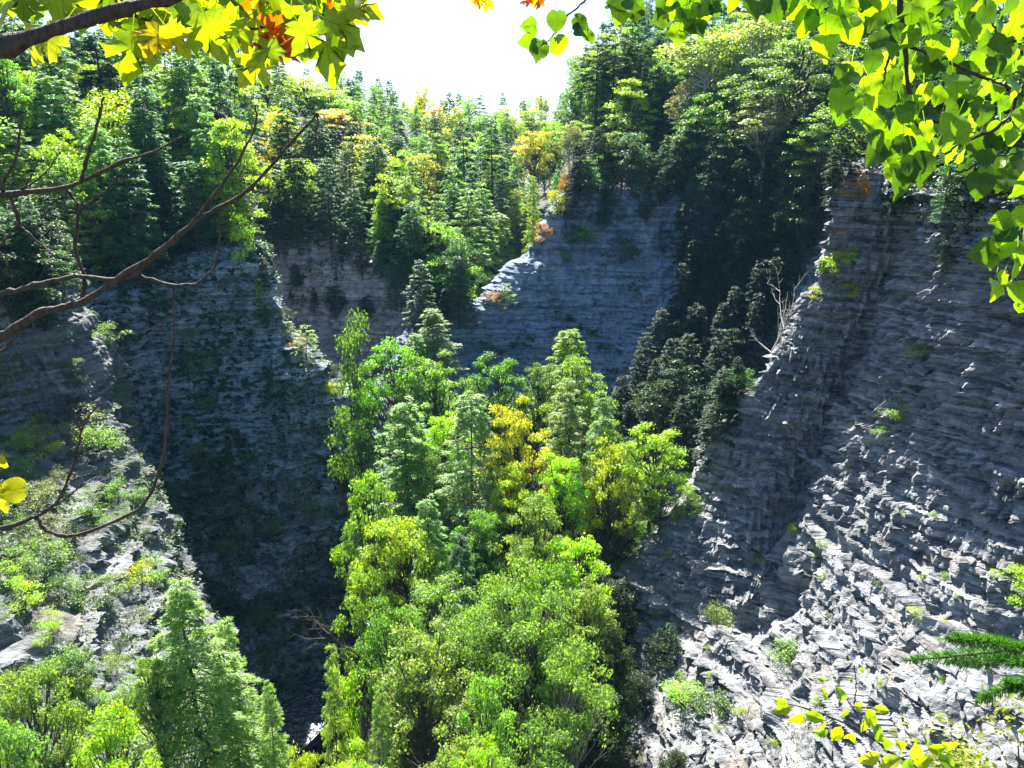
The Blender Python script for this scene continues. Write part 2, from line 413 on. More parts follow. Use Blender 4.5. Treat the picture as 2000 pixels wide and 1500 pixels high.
# left cliff
A = [
 [(-200,520,118),(60,560,130),(200,590,138),(330,560,145),(440,520,148),(478,520,150)],
 [(-200,700,113),(60,660,126),(210,680,138),(340,650,145),(460,630,147),(528,638,149)],
 [(-200,820,110),(80,760,122),(240,780,137),(370,740,143),(540,720,145),(630,735,147)],
 [(-200,1000,104),(100,900,118),(270,880,134),(420,860,139),(580,840,142),(685,840,144)],
 [(-150,1200,95),(160,1100,112),(310,1020,127),(460,1000,134),(620,980,136),(745,940,140)],
 [(0,1400,90),(250,1300,105),(400,1200,120),(520,1170,127),(650,1150,130),(800,1100,134)],
 [(200,1600,85),(450,1450,104),(520,1380,112),(590,1350,118),(690,1330,122),(850,1280,127)],
]
A = [r + [addw(r[-1], (-1, 7, -.8)), addw(r[-1], (-12, 34, -8))] for r in A]
A = [[addw(p, (-3, 16, 2)) for p in A[0]]] + A
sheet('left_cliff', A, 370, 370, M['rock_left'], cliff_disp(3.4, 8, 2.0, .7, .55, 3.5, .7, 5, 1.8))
# second left cliff, further up the gorge
A2 = [
 [(430,480,205),(560,470,200),(680,500,197),(770,560,195),(840,600,192)],
 [(430,600,198),(560,590,195),(680,600,192),(780,640,190),(860,680,188)],
 [(430,760,190),(600,760,186),(700,760,182),(800,760,178),(880,760,176)],
 [(500,950,170),(620,950,165),(720,950,160),(820,950,155),(910,950,150)],
]
A2 = [r + [addw(r[-1], (3, 20, -8))] for r in A2]
A2 = [[addw(p, (-2, 14, 2)) for p in A2[0]]] + A2
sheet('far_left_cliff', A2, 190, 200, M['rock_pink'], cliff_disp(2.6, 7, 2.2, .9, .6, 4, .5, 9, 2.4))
# sunlit slope, lower left
D = [
 [(-300,570,96),(-60,585,101),(50,605,105.5),(100,625,108)],
 [(-300,760,92),(-60,780,98),(90,810,103),(188,840,105)],
 [(-300,850,88),(-60,870,93),(130,890,99),(222,900,102.5)],
 [(-300,930,78),(-60,960,82),(140,980,90),(268,990,97.5)],
 [(-300,1080,68),(-60,1100,72),(170,1120,81),(325,1130,89)],
 [(-300,1280,56),(-60,1300,60),(200,1310,68),(375,1310,77)],
 [(-300,1500,46),(-60,1520,50),(230,1530,57),(430,1560,63)],
 [(-300,1900,34),(-60,1900,38),(250,1900,44),(500,1850,50)],
]
D = [r + [addw(r[-1], (2.5, 3.5, -12)), addw(r[-1], (1, 12, -42))] for r in D]
D = [[addw(p, (-4, 14, 2)) for p in D[0]]] + D
sheet('left_slope', D, 350, 320, M['rock_slope'], cliff_disp(3.0, 8, 1.6, .55, .6, 2.4, .9, 12, 1.6, nose=1.3))
# wooded spur in the middle of the gorge
def mound_z(x, y):
    cx = 3 + 4 * math.sin(y / 30); top = -60 + 14 * min(max((y - 50) / 90, 0), 1)
    l = max(0, (cx - 15 - (y - 60) * .05) - x); r = max(0, x - (cx + 13))
    return max(top - 4.5 * l - min(.6 * r, 9), -87.5)
MD = [[W(x, y, mound_z(x, y)) for x in range(-44, 49, 3)] for y in range(28, 160, 6)]
sheet('wooded_spur', MD, 120, 110, M['soil'], hill_disp(1.6, 8), even=False)
# forested hills
def hill(name, rows, nv=60, nu=60):
    rows = rows + [[addw(p, (0, 60, 4)) for p in rows[-1]], [addw(p, (0, 160, -95)) for p in rows[-1]]]
    return sheet(name, rows, nv, nu, M['soil'], hill_disp(2.0, 14), even=False)
hill('left_hill', [
 [(-350,540,112),(60,555,131),(200,585,139),(330,555,146),(465,512,150)],
 [(-350,330,165),(60,335,178),(200,335,188),(330,345,193),(505,400,188)],
 [(-350,200,235),(60,215,250),(200,218,250),(330,235,260),(560,300,250)]])
hill('far_left_hill', [
 [(420,482,203),(560,470,201),(680,500,198),(770,560,196),(840,605,193),(900,660,188)],
 [(420,330,260),(560,330,265),(700,340,270),(800,400,260),(880,460,245),(960,560,225)],
 [(420,250,330),(560,255,340),(700,262,350),(800,280,340),(900,310,330),(1000,360,300)]])
hill('far_hill', [
 [(760,650,212),(900,640,222),(1000,620,228),(1100,590,238),(1220,580,240)],
 [(760,470,260),(900,450,275),(1000,440,285),(1100,410,288),(1250,400,280)],
 [(600,272,430),(850,276,435),(1000,282,430),(1100,278,420),(1300,270,400)]])
hill('right_hill', [
 [(1112,376,202),(1200,389,199),(1320,384,195),(1450,394,187),(1600,404,174),(1860,404,162)],
 [(1120,300,235),(1200,270,232),(1320,240,230),(1450,220,225),(1600,210,220),(1860,200,210)],
 [(1135,240,300),(1200,175,300),(1320,140,295),(1450,115,285),(1650,95,280),(1950,85,270)]])
hill('right_rim', [
 [(1668,354,97),(1720,352,96),(1800,362,91),(1880,374,84),(2000,388,76),(2250,400,66)],
 [(1720,330,115),(1770,325,115),(1840,320,112),(1920,315,108),(2050,310,102),(2300,300,95)],
 [(1760,260,150),(1820,240,150),(1900,220,150),(1980,210,150),(2100,200,145),(2350,190,140)]])

# stream
m, nt, N_, L_, out_ = mat_new('stream_water')
p_ = N_.new('ShaderNodeBsdfPrincipled'); p_.inputs['Base Color'].default_value = (.02, .04, .05, 1); p_.inputs['Roughness'].default_value = .12
n_ = N_.new('ShaderNodeTexNoise'); n_.inputs['Scale'].default_value = 1.2; n_.inputs['Detail'].default_value = 6
tc_ = N_.new('ShaderNodeTexCoord'); L_.new(tc_.outputs['Object'], n_.inputs['Vector'])
b_ = N_.new('ShaderNodeBump'); b_.inputs['Distance'].default_value = .35; L_.new(n_.outputs['Fac'], b_.inputs['Height']); L_.new(b_.outputs[0], p_.inputs['Normal'])
cr_ = N_.new('ShaderNodeValToRGB'); cr_.color_ramp.elements[0].position = .58; cr_.color_ramp.elements[0].color = (.015, .03, .045, 1); cr_.color_ramp.elements[1].position = .72; cr_.color_ramp.elements[1].color = (.22, .26, .3, 1)  # pale flecks in the water colour are painted glints
L_.new(n_.outputs['Fac'], cr_.inputs[0]); L_.new(cr_.outputs[0], p_.inputs['Base Color'])
L_.new(p_.outputs[0], out_.inputs['Surface'])
M['water'] = m
path = [(-58, 60), (-44, 85), (-35, 103), (-29, 118), (-22, 135), (-8, 150), (10, 165)]
rows = []
for i, (x, y) in enumerate(path):
    rows.append([W(x + k * 5.5, y - k * 1.5, -79) for k in (-1, -.5, 0, .5, 1)])
sheet('stream', rows, 60, 16, M['water'], None, ground=False, even=False)

# ------------------------------------------------------------------ tree prototypes
def tube(path, rad, sides=7):
    path = np.asarray(path, float); n = len(path)
    t = np.gradient(path, axis=0); t /= np.linalg.norm(t, axis=1, keepdims=True) + 1e-9
    ref = np.array([0.31, 0.11, 0.94]); ref = ref if abs((t.mean(0) * ref).sum()) < .9 else np.array([1., 0, 0])
    a = np.cross(t, ref); a /= np.linalg.norm(a, axis=1, keepdims=True) + 1e-9
    b = np.cross(t, a)
    th = np.linspace(0, 2 * np.pi, sides, endpoint=False)
    V = path[:, None] + np.asarray(rad)[:, None, None] * (np.cos(th)[None, :, None] * a[:, None] + np.sin(th)[None, :, None] * b[:, None])
    idx = np.arange(n * sides).reshape(n, sides)
    F = np.stack([idx[:-1], idx[1:], np.roll(idx, -1, 1)[1:], np.roll(idx, -1, 1)[:-1]], -1).reshape(-1, 4)
    return V.reshape(-1, 3), F
class Acc:
    def __init__(s): s.V = []; s.F = []; s.n = 0
    def add(s, V, F): s.V.append(V); s.F.append(F + s.n); s.n += len(V)
    def mesh(s, name, mat, smooth=False): return mesh_np(name, np.concatenate(s.V), np.concatenate(s.F), mat, smooth)
def leaves_quads(P, dirs, nrm, L, Wd):
    """diamond leaf at each P pointing along dirs"""
    side = np.cross(nrm, dirs); side /= np.linalg.norm(side, axis=1, keepdims=True) + 1e-9
    L = np.asarray(L)[:, None]; Wd = np.asarray(Wd)[:, None]
    a = P; b = P + dirs * L * .5 + side * Wd * .5 + nrm * Wd * .12; c = P + dirs * L; d = P + dirs * L * .5 - side * Wd * .5 + nrm * Wd * .12
    V = np.stack([a, b, c, d], 1).reshape(-1, 3)
    F = np.arange(len(P) * 4).reshape(-1, 4)
    return V, F
def unit(v): return v / (np.linalg.norm(v, axis=-1, keepdims=True) + 1e-9)

def conifer(H, Rm, nb, nt, nl, base=.06, droop=.25, shape=.8, spray=.42, seed=0, dens_bare=0, updown=0.0, lw=.13):
    """hemlock / spruce / pine: branches with flat side sprays of needles"""
    g = np.random.default_rng(seed)
    tr = Acc(); fo = Acc()
    zz = np.linspace(0, H, 9)
    bend = np.cumsum(g.normal(0, .05, (9, 2)), 0)
    tp = np.column_stack([bend[:, 0], bend[:, 1], zz])
    tr.add(*tube(tp, np.interp(zz / H, [0, .1, 1], [H * .014, H * .011, .02]), 8))
    t = base + (1 - base) * np.sort(g.random(nb)) ** .92
    az = np.arange(nb) * 2.399 + g.normal(0, .35, nb)
    prof = np.clip(1 - t, 0.015, 1) ** shape
    # irregular silhouette
    lump = 1 + .28 * np.sin(az * 2 + t * 17 + seed) * g.random(nb) 
    Lb = Rm * prof * lump * (.65 + .45 * g.random(nb)) + .25
    z0 = t * H
    ox = np.interp(z0, zz, bend[:, 0]); oy = np.interp(z0, zz, bend[:, 1])
    rise = .18 * (t - .4) + updown
    for i in range(nb):
        if t[i] < .15 and g.random() < .35: continue
        d = np.array([math.cos(az[i]), math.sin(az[i]), 0])
        n = 5; s = np.linspace(0, 1, n)
        path = np.array([ox[i], oy[i], z0[i]]) + d * (s * Lb[i])[:, None]
        path[:, 2] += Lb[i] * (rise[i] * s - droop * s ** 2 + .06 * s ** 4)
        if Lb[i] > .8: tr.add(*tube(path, np.linspace(.018 * Lb[i] + .012, .008, n), 4))
        k = max(4, int(nt * min(1, .3 + Lb[i] / Rm)))
        sk = np.clip(g.random(k) ** (.55 if Lb[i] > 1.2 else .75), .08, 1)
        bp = np.column_stack([np.interp(sk, s, path[:, j]) for j in range(3)])
        sgn = np.where(g.random(k) < .5, -1., 1.)
        ang = az[i] + sgn * (1.05 - .75 * sk) * (.7 + .5 * g.random(k))
        tl = (.42 * Lb[i] * (1.05 - sk) + .22 + .16 * g.random(k))
        td = np.column_stack([np.cos(ang), np.sin(ang), -.18 - .25 * g.random(k) + updown])
        td = unit(td)
        m = nl
        q = g.random((k, m))
        P = bp[:, None] + td[:, None] * (tl[:, None] * q)[..., None]
        P[..., 2] -= .12 * tl[:, None] * q ** 2
        P += g.normal(0, .035, P.shape)
        s2 = np.where(g.random((k, m)) < .5, -1., 1.)
        a2 = ang[:, None] + s2 * (.25 + .7 * g.random((k, m)))
        ld = unit(np.stack([np.cos(a2), np.sin(a2), -.22 + .3 * g.normal(0, 1, (k, m)) + updown], -1))
        nm = unit(np.stack([.35 * g.normal(0, 1, (k, m)), .35 * g.normal(0, 1, (k, m)), np.ones((k, m))], -1))
        P = P.reshape(-1, 3); ld = ld.reshape(-1, 3); nm = unit(np.cross(np.cross(ld, nm.reshape(-1, 3)), ld))
        V, F = leaves_quads(P, ld, nm, spray * (.6 + .7 * g.random(len(P))), np.full(len(P), lw))
        fo.add(V, F)
    return tr, fo

def limb_tree(H, Rx, trunk_h, nclump, nleaf, leaf=.24, seed=0, flat=.75, crown_bottom=.3, clump=.26, spread=1.0, multi=1, lean=0.):
    g = np.random.default_rng(seed)
    tr = Acc(); fo = Acc()
    ch = H * (1 - crown_bottom); cz = H - ch / 2
    # clump centres
    C_ = []
    tries = 0
    while len(C_) < nclump and tries < 4000:
        tries += 1
        v = unit(g.normal(0, 1, 3)); r = g.random() ** .28
        if v[2] < -.55 and g.random() < .7: continue
        p = np.array([v[0] * Rx * r, v[1] * Rx * r, cz + v[2] * ch * .5 * r])
        wz = 1.0 - .25 * max(0, v[2])
        p[:2] *= wz * (1 + .22 * math.sin(3 * math.atan2(v[1], v[0]) + seed))
        if all(np.linalg.norm((p - c) * [1, 1, 1.3]) > clump * Rx * .55 for c in C_): C_.append(p)
    C_ = np.array(C_)
    # trunks
    tops = []
    for k in range(multi):
        a = 2 * math.pi * k / multi + seed; off = (0 if multi == 1 else .05 * H)
        e = np.array([math.cos(a) * off * 2 + lean * H, math.sin(a) * off * 2, H * .82])
        s = np.linspace(0, 1, 8)[:, None]
        base_ = np.array([math.cos(a) * off * .2, math.sin(a) * off * .2, 0])
        path = base_ + (e - base_) * s + g.normal(0, .012 * H, (8, 3)) * s * np.array([1, 1, .2])
        r0 = H * (.016 if multi == 1 else .011)
        tr.add(*tube(path, np.linspace(r0, r0 * .25, 8), 8)); tops.append(path)
    for c in C_:
        path = tops[g.integers(multi)]
        tz = np.clip(c[2] - .22 * H - .25 * abs(np.linalg.norm(c[:2])), H * crown_bottom * .8, H * .78)
        st = np.array([np.interp(tz, path[:, 2], path[:, j]) for j in range(2)] + [tz])
        s = np.linspace(0, 1, 5)[:, None]
        mid = st * (1 - s) + c * s
        mid[:, 2] += -.08 * H * np.sin(s[:, 0] * np.pi) * .5
        mid += g.normal(0, .012 * H, mid.shape) * np.sin(s * np.pi)
        tr.add(*tube(mid, np.linspace(H * .0075, H * .0016, 5), 4))
        for _ in range(3):
            e = c + unit(g.normal(0, 1, 3)) * clump * Rx * .8
            tr.add(*tube(np.linspace(mid[3], e, 3), np.array([H * .0016, H * .001, H * .0004]), 3))
    for c in C_:
        cr = clump * Rx * (.7 + .6 * g.random())
        k = int(nleaf * (.7 + .6 * g.random()))
        v = unit(g.normal(0, 1, (k, 3))); v[:, 2] = np.where(v[:, 2] < -.2, -v[:, 2] * .8, v[:, 2])
        rr = g.random(k) ** .45
        P = c + v * (cr * rr)[:, None] * np.array([1, 1, flat])
        # sub-lumps so outlines break up
        P += .35 * cr * unit(np.round(v * 1.6) + .01) * (g.random((k, 1)) ** .6) * np.array([1, 1, .5])
        nm = unit(v * np.array([.6, .6, .5]) + np.array([0, 0, .55]) + .55 * g.normal(0, 1, (k, 3)))
        d = unit(np.cross(nm, g.normal(0, 1, (k, 3)))); d[:, 2] -= .25; d = unit(d)
        nm = unit(np.cross(np.cross(d, nm), d))
        L = leaf * (.45 + 1.2 * g.random(k) ** 1.6)
        V, F = leaves_quads(P, d, nm, L, L * .72)
        fo.add(V, F)
    return tr, fo

PROTO = {}
def add_proto(kind, tr, fo, H, bark='bark', leafm='leaf'):
    k = len(PROTO.setdefault(kind, []))
    tm = tr.mesh(kind + '_trunk', M[bark], True)
    fm = fo.mesh(kind + '_crown', M[leafm]) if fo is not None and fo.n else None
    PROTO[kind].append((tm, fm, H))
for s in range(3):
    add_proto('hemlock_fine', *conifer(20, 4.6, 160, 16, 11, seed=10 + s, shape=.60, droop=.22, spray=.42, lw=.11), 20, leafm='needle')
add_proto('hemlock_near', *conifer(20, 6.0, 210, 20, 10, seed=17, shape=.9, droop=.24, spray=.36, lw=.075), 20, leafm='needle')
for s in range(5):
    add_proto('hemlock', *conifer(20, 4.4, 110, 12, 8, seed=20 + s, shape=.62, droop=.26, spray=.62, lw=.19), 20, leafm='needle')
for s in range(2):
    add_proto('spruce', *conifer(20, 3.2, 110, 11, 7, seed=30 + s, shape=.85, droop=.1, spray=.6, lw=.18, updown=.03), 20, leafm='needle')
for s in range(2):
    add_proto('pine', *conifer(22, 3.6, 60, 10, 7, base=.45, seed=40 + s, shape=.4, droop=-.05, spray=.7, lw=.22, updown=.15), 22, leafm='needle')
for s in range(6):
    add_proto('broadleaf_fine', *limb_tree(18, 5.2, 0, 74, 165, .25, seed=50 + s, crown_bottom=.30, clump=.17, lean=.02 * (s - 2)), 18)
for s in range(2):
    add_proto('spreading_fine', *limb_tree(18, 6.8, 0, 66, 165, .25, seed=60 + s, crown_bottom=.45, clump=.17, multi=3, flat=.55), 18, bark='mid_bark')
for s in range(2):
    add_proto('slim_fine', *limb_tree(18, 2.8, 0, 46, 170, .26, seed=65 + s, crown_bottom=.15, clump=.42), 18)
for s in range(4):
    add_proto('broadleaf', *limb_tree(18, 5.0, 0, 62, 95, .36, seed=70 + s, crown_bottom=.15, clump=.23), 18)
for s in range(2):
    add_proto('birch', *limb_tree(18, 4.2, 0, 38, 130, .34, seed=80 + s, crown_bottom=.45, clump=.30, multi=2), 18, bark='pale_bark')
for s in range(4):
    add_proto('shrub', *limb_tree(4, 2.2, 0, 16, 120, .17, seed=90 + s, crown_bottom=.02, clump=.42, multi=3), 4)
for s in range(2):
    add_proto('sapling', *conifer(6, 2.0, 44, 8, 7, base=.03, seed=100 + s, shape=.7, droop=.2, spray=.3, lw=.09), 6, leafm='needle')

def snag(H, seed, n=9, spread=.35, bark='pale_bark'):
    g = np.random.default_rng(seed); tr = Acc()
    def grow(p, d, L, r, depth):
        k = 6; pts = [p]
        for i in range(k):
            d = unit(d + g.normal(0, .12, 3) + np.array([0, 0, .05])); pts.append(pts[-1] + d * L / k)
        pts = np.array(pts); tr.add(*tube(pts, np.linspace(r, r * .35, k + 1), 5))
        if depth < 3:
            for j in range(3 if depth else n):
                i = g.integers(1 if depth else 2, k + 1)
                grow(pts[i], unit(d + g.normal(0, spread * 1.6, 3)), L * (.35 + .3 * g.random()), r * .5, depth + 1)
    grow(np.zeros(3), np.array([0, 0, 1.]), H, H * .014, 0)
    return tr
PROTO['dead_tree'] = [(snag(10, 3).mesh('dead_tree_trunk', M['pale_bark'], True), None, 10), (snag(10, 8, 7, .5).mesh('dead_tree_trunk', M['bark'], True), None, 10)]

NAME = {'hemlock_near': 'hemlock_tree', 'hemlock_fine': 'hemlock_tree', 'hemlock': 'hemlock_tree', 'spruce': 'spruce_tree', 'pine': 'pine_tree', 'broadleaf_fine': 'broadleaf_tree',
        'spreading_fine': 'broadleaf_tree', 'slim_fine': 'broadleaf_tree', 'broadleaf': 'broadleaf_tree', 'birch': 'birch_tree', 'shrub': 'shrub',
        'sapling': 'hemlock_sapling', 'dead_tree': 'dead_tree'}
def plant(kind, loc, h, wfac=1.0, color=(.06, .15, .02), rot=None, lean=(0, 0), label=None, cat=None, group=None, var=None):
    tm, fm, H = PROTO[kind][(random.randrange(len(PROTO[kind])) if var is None else var) % len(PROTO[kind])]
    r = bpy.data.objects.new(NAME[kind], None); COL.objects.link(r)
    r.empty_display_size = .5
    s = h / H
    r.location = loc; r.rotation_euler = (lean[0], lean[1], rot if rot is not None else random.uniform(0, 6.28)); r.scale = (s * wfac, s * wfac, s)
    t = bpy.data.objects.new('trunk', tm); COL.objects.link(t); t.parent = r
    if fm is not None:
        c = bpy.data.objects.new('crown', fm); COL.objects.link(c); c.parent = r
        j = [random.uniform(.85, 1.15) for _ in range(2)]
        c.color = (color[0] * j[0], color[1] * j[1], color[2] * j[0], 1)
    tag(r, label, cat or ('shrub' if kind == 'shrub' else 'tree'), group)
    return r
WIDTH = {'hemlock_near': 12 / 20, 'hemlock_fine': 9.2 / 20, 'hemlock': 8.8 / 20, 'spruce': 6.4 / 20, 'pine': 8 / 22, 'broadleaf_fine': 10.4 / 18, 'spreading_fine': 13.6 / 18,
         'slim_fine': 5.6 / 18, 'broadleaf': 10 / 18, 'birch': 9 / 18, 'shrub': 4.4 / 4, 'sapling': 4 / 6, 'dead_tree': .5}
# foliage colours
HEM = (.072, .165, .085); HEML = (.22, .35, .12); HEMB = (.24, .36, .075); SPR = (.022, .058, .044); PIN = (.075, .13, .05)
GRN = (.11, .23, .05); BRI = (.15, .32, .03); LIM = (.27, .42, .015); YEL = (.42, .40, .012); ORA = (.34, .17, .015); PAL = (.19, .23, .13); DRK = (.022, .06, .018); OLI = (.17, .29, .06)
def plant_top(kind, px, py, Y, wpx, color, label, h=None, group=None, var=None, cat=None, sink=.15, lean=(0, 0), rot=None):
    """a tree whose top is seen at (px,py) and which stands on the ground below it"""
    top = at(px, py, Y)
    gz = ground_z(top[0], top[1])
    if h is None: hh = max(2.0, top[2] - gz + sink)
    else: hh = h; 
    base_z = gz - sink if h is None else top[2] - h
    w = wpx / FPX * Y
    wf = w / (WIDTH[kind] * hh)
    return plant(kind, (top[0], top[1], base_z), top[2] - base_z, wf, color, label=label, group=group, var=var, cat=cat, lean=lean, rot=rot)
FOREST = []     # (root, size word, colour word, kind word, hill, px, py, Y, w, h)
# ------------------------------------------------------------------ the wood on the middle spur, tree by tree
CENTRE = [
 ('slim_fine',688,622,128,78,GRN,'slim light green tree at the far left tip of the wooded spur'),
 ('broadleaf_fine',758,672,124,135,BRI,'round bright green tree just right of the slim one at the back of the spur'),
 ('broadleaf_fine',850,690,122,140,BRI,'broad bright green tree behind the left pair of hemlocks on the spur'),
 ('broadleaf_fine',965,690,126,110,GRN,'domed mid green tree in the middle of the back row of the spur'),
 ('broadleaf_fine',1050,705,126,85,GRN,'small rounded grey green tree between two domed crowns at the back of the spur'),
 ('broadleaf_fine',1132,700,120,120,BRI,'tall round crowned green tree at the right end of the spur back row'),
 ('hemlock_fine',1108,640,130,150,LIM,'thin bright hemlock poking its bare limbs above the spur back row'),
 ('hemlock_fine',1112,742,104,150,HEML,'tall grey green hemlock with long dark trunk right of the yellow maple'),
 ('hemlock_fine',1178,765,107,110,HEML,'pale hemlock at the right shoulder of the spur, beside the tall one'),
 ('hemlock_fine',918,765,100,190,HEML,'large grey green hemlock with bare dark trunk in the centre of the spur'),
 ('hemlock_fine',790,775,104,170,HEML,'twin trunked hemlock left of the central hemlock'),
 ('hemlock_fine',702,795,124,100,HEML,'short hemlock on the left brink of the spur below the slim tree'),
 ('broadleaf_fine',1012,780,101,135,YEL,'golden yellow maple between the two tall hemlocks of the spur'),
 ('broadleaf_fine',868,790,110,90,LIM,'small lime tree tucked behind the central hemlock'),
 ('broadleaf_fine',1275,828,98,130,LIM,'yellow green maple at the right edge of the spur under the cliff notch'),
 ('broadleaf_fine',1195,852,97,110,LIM,'yellow green maple left of the one beneath the cliff notch'),
 ('broadleaf_fine',728,928,93,125,BRI,'bright green tree on the left brink of the spur, halfway down'),
 ('hemlock_fine',835,965,88,130,HEML,'young hemlock in front of the central hemlock of the spur'),
 ('broadleaf_fine',1000,905,95,110,LIM,'lime green lower tree beneath the golden maple'),
 ('broadleaf_fine',780,1000,86,150,LIM,'light yellow green tree right of the bright green brink tree'),
 ('broadleaf_fine',1045,975,84,140,OLI,'olive green crown in the middle of the spur below the golden maple'),
 ('broadleaf_fine',1125,1040,80,150,LIM,'light green rounded crown on the right side of the spur, mid height'),
 ('broadleaf_fine',725,1085,81,130,OLI,'olive tree beside the dead snag on the left brink'),
 ('spreading_fine',1010,1105,70,210,OLI,'large spreading tree with several pale trunks low on the spur'),
 ('broadleaf_fine',860,1125,76,170,OLI,'wide pale green crown left of the large spreading tree'),
 ('broadleaf_fine',1145,1140,74,150,OLI,'pale green crown right of the large spreading tree'),
 ('hemlock_near',650,1255,66,190,HEMB,'hemlock at the bottom left of the spur above the stream'),
 ('hemlock_near',745,1330,58,190,HEMB,'shaggy hemlock right of the one above the stream'),
 ('broadleaf_fine',830,1225,62,210,OLI,'broad pale crown at the bottom of the spur, left of the pale trunks'),
 ('spreading_fine',1110,1255,62,200,OLI,'low spreading crown at the bottom right of the spur'),
 ('broadleaf_fine',950,1330,56,150,OLI,'half shaded crown under the large spreading tree'),
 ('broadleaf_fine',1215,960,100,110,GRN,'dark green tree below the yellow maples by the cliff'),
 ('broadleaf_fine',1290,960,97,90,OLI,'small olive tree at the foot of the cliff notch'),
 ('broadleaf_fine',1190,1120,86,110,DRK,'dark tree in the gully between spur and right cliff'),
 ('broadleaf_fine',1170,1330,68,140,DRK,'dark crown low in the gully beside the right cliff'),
 ('hemlock_fine',900,1040,82,110,HEM,'dark hemlock half hidden behind the pale crowns of the spur'),
 ('broadleaf_fine',905,1180,68,170,OLI,'pale crown between the wide pale one and the large spreading tree'),
 ('broadleaf_fine',1040,1180,66,180,OLI,'pale crown just below the top of the large spreading tree'),
 ('broadleaf_fine',765,1155,72,150,GRN,'mid green crown left of the wide pale crown, low on the spur'),
 ('broadleaf_fine',1070,1090,77,120,BRI,'bright green crown peeping over the large spreading tree'),
 ('broadleaf_fine',930,990,88,120,GRN,'mid green crown at the foot of the central hemlock'),
 ('broadleaf_fine',1090,880,96,110,LIM,'lime green crown between golden maple and right hemlock'),
 ('broadleaf_fine',820,860,104,110,GRN,'mid green crown at the foot of the twin trunked hemlock'),
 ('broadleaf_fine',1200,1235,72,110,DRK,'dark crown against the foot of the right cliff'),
 ('broadleaf_fine',905,1400,52,190,OLI,'pale crown at the very bottom, above the vivid treetop'),
 ('broadleaf_fine',1050,1400,54,180,GRN,'green crown at the very bottom, right of the vivid treetop'),
 ('broadleaf_fine',660,1290,72,90,LIM,'small lime tree behind the lower left hemlock'),
]
for k, px, py, Y, w, c, lab in CENTRE:
    plant_top(k, px, py, Y, w * (1.22 if 'leaf' in k or 'spread' in k else 1.12), c, lab)
plant_top('broadleaf_fine', 940, 1452, 44, 190, (.20, .38, .012), 'vivid yellow green treetop at the bottom edge, centre of the view', h=14)
plant_top('broadleaf_fine', 700, 1462, 42, 200, LIM, 'lime treetop at the bottom edge left of the vivid one', h=14)
plant_top('hemlock_fine', 845, 602, 163, 120, HEML, 'grey hemlock perched on the low end of the far right spur', h=13)
plant_top('hemlock_fine', 812, 650, 158, 90, HEML, 'small hemlock below the perched grey one on the low spur end', h=11)
p_ = at(712, 1290, 80)
plant('dead_tree', tuple(p_), 8, 1.0, PAL, rot=.3, lean=(0, -.42), label='grey leafless snag leaning out from the left brink of the spur', var=1)
plant_top('dead_tree', 1500, 592, 104, 90, PAL, 'pale leafless tree on the edge of the right cliff', h=11, var=0)

# lower left
LL = [
 ('hemlock_near',358,1128,60,370,HEMB,'large sunlit hemlock at the lower left with drooping tip'),
 ('hemlock_near',440,1205,63,250,HEMB,'second hemlock just right of the large one at the lower left'),
 ('hemlock_near',520,1330,61,190,HEMB,'third and shortest hemlock of the lower left group, nearest the stream'),
 ('broadleaf_fine',200,1385,44,230,LIM,'light green tree at the bottom left, left of the large hemlock'),
 ('broadleaf_fine',60,1300,46,200,OLI,'olive tree at the bottom left corner'),
 ('broadleaf_fine',-20,1400,40,220,GRN,'mid green tree cut by the bottom left corner'),
 ('broadleaf_fine',585,1455,46,120,LIM,'small lime treetop at the bottom edge below the stream'),
 ('broadleaf_fine',300,1270,58,120,OLI,'pale leafy tree half behind the large hemlock'),
]
for k, px, py, Y, w, c, lab in LL:
    plant_top(k, px, py, Y, w, c, lab, h=(None if Y > 47 else 16))

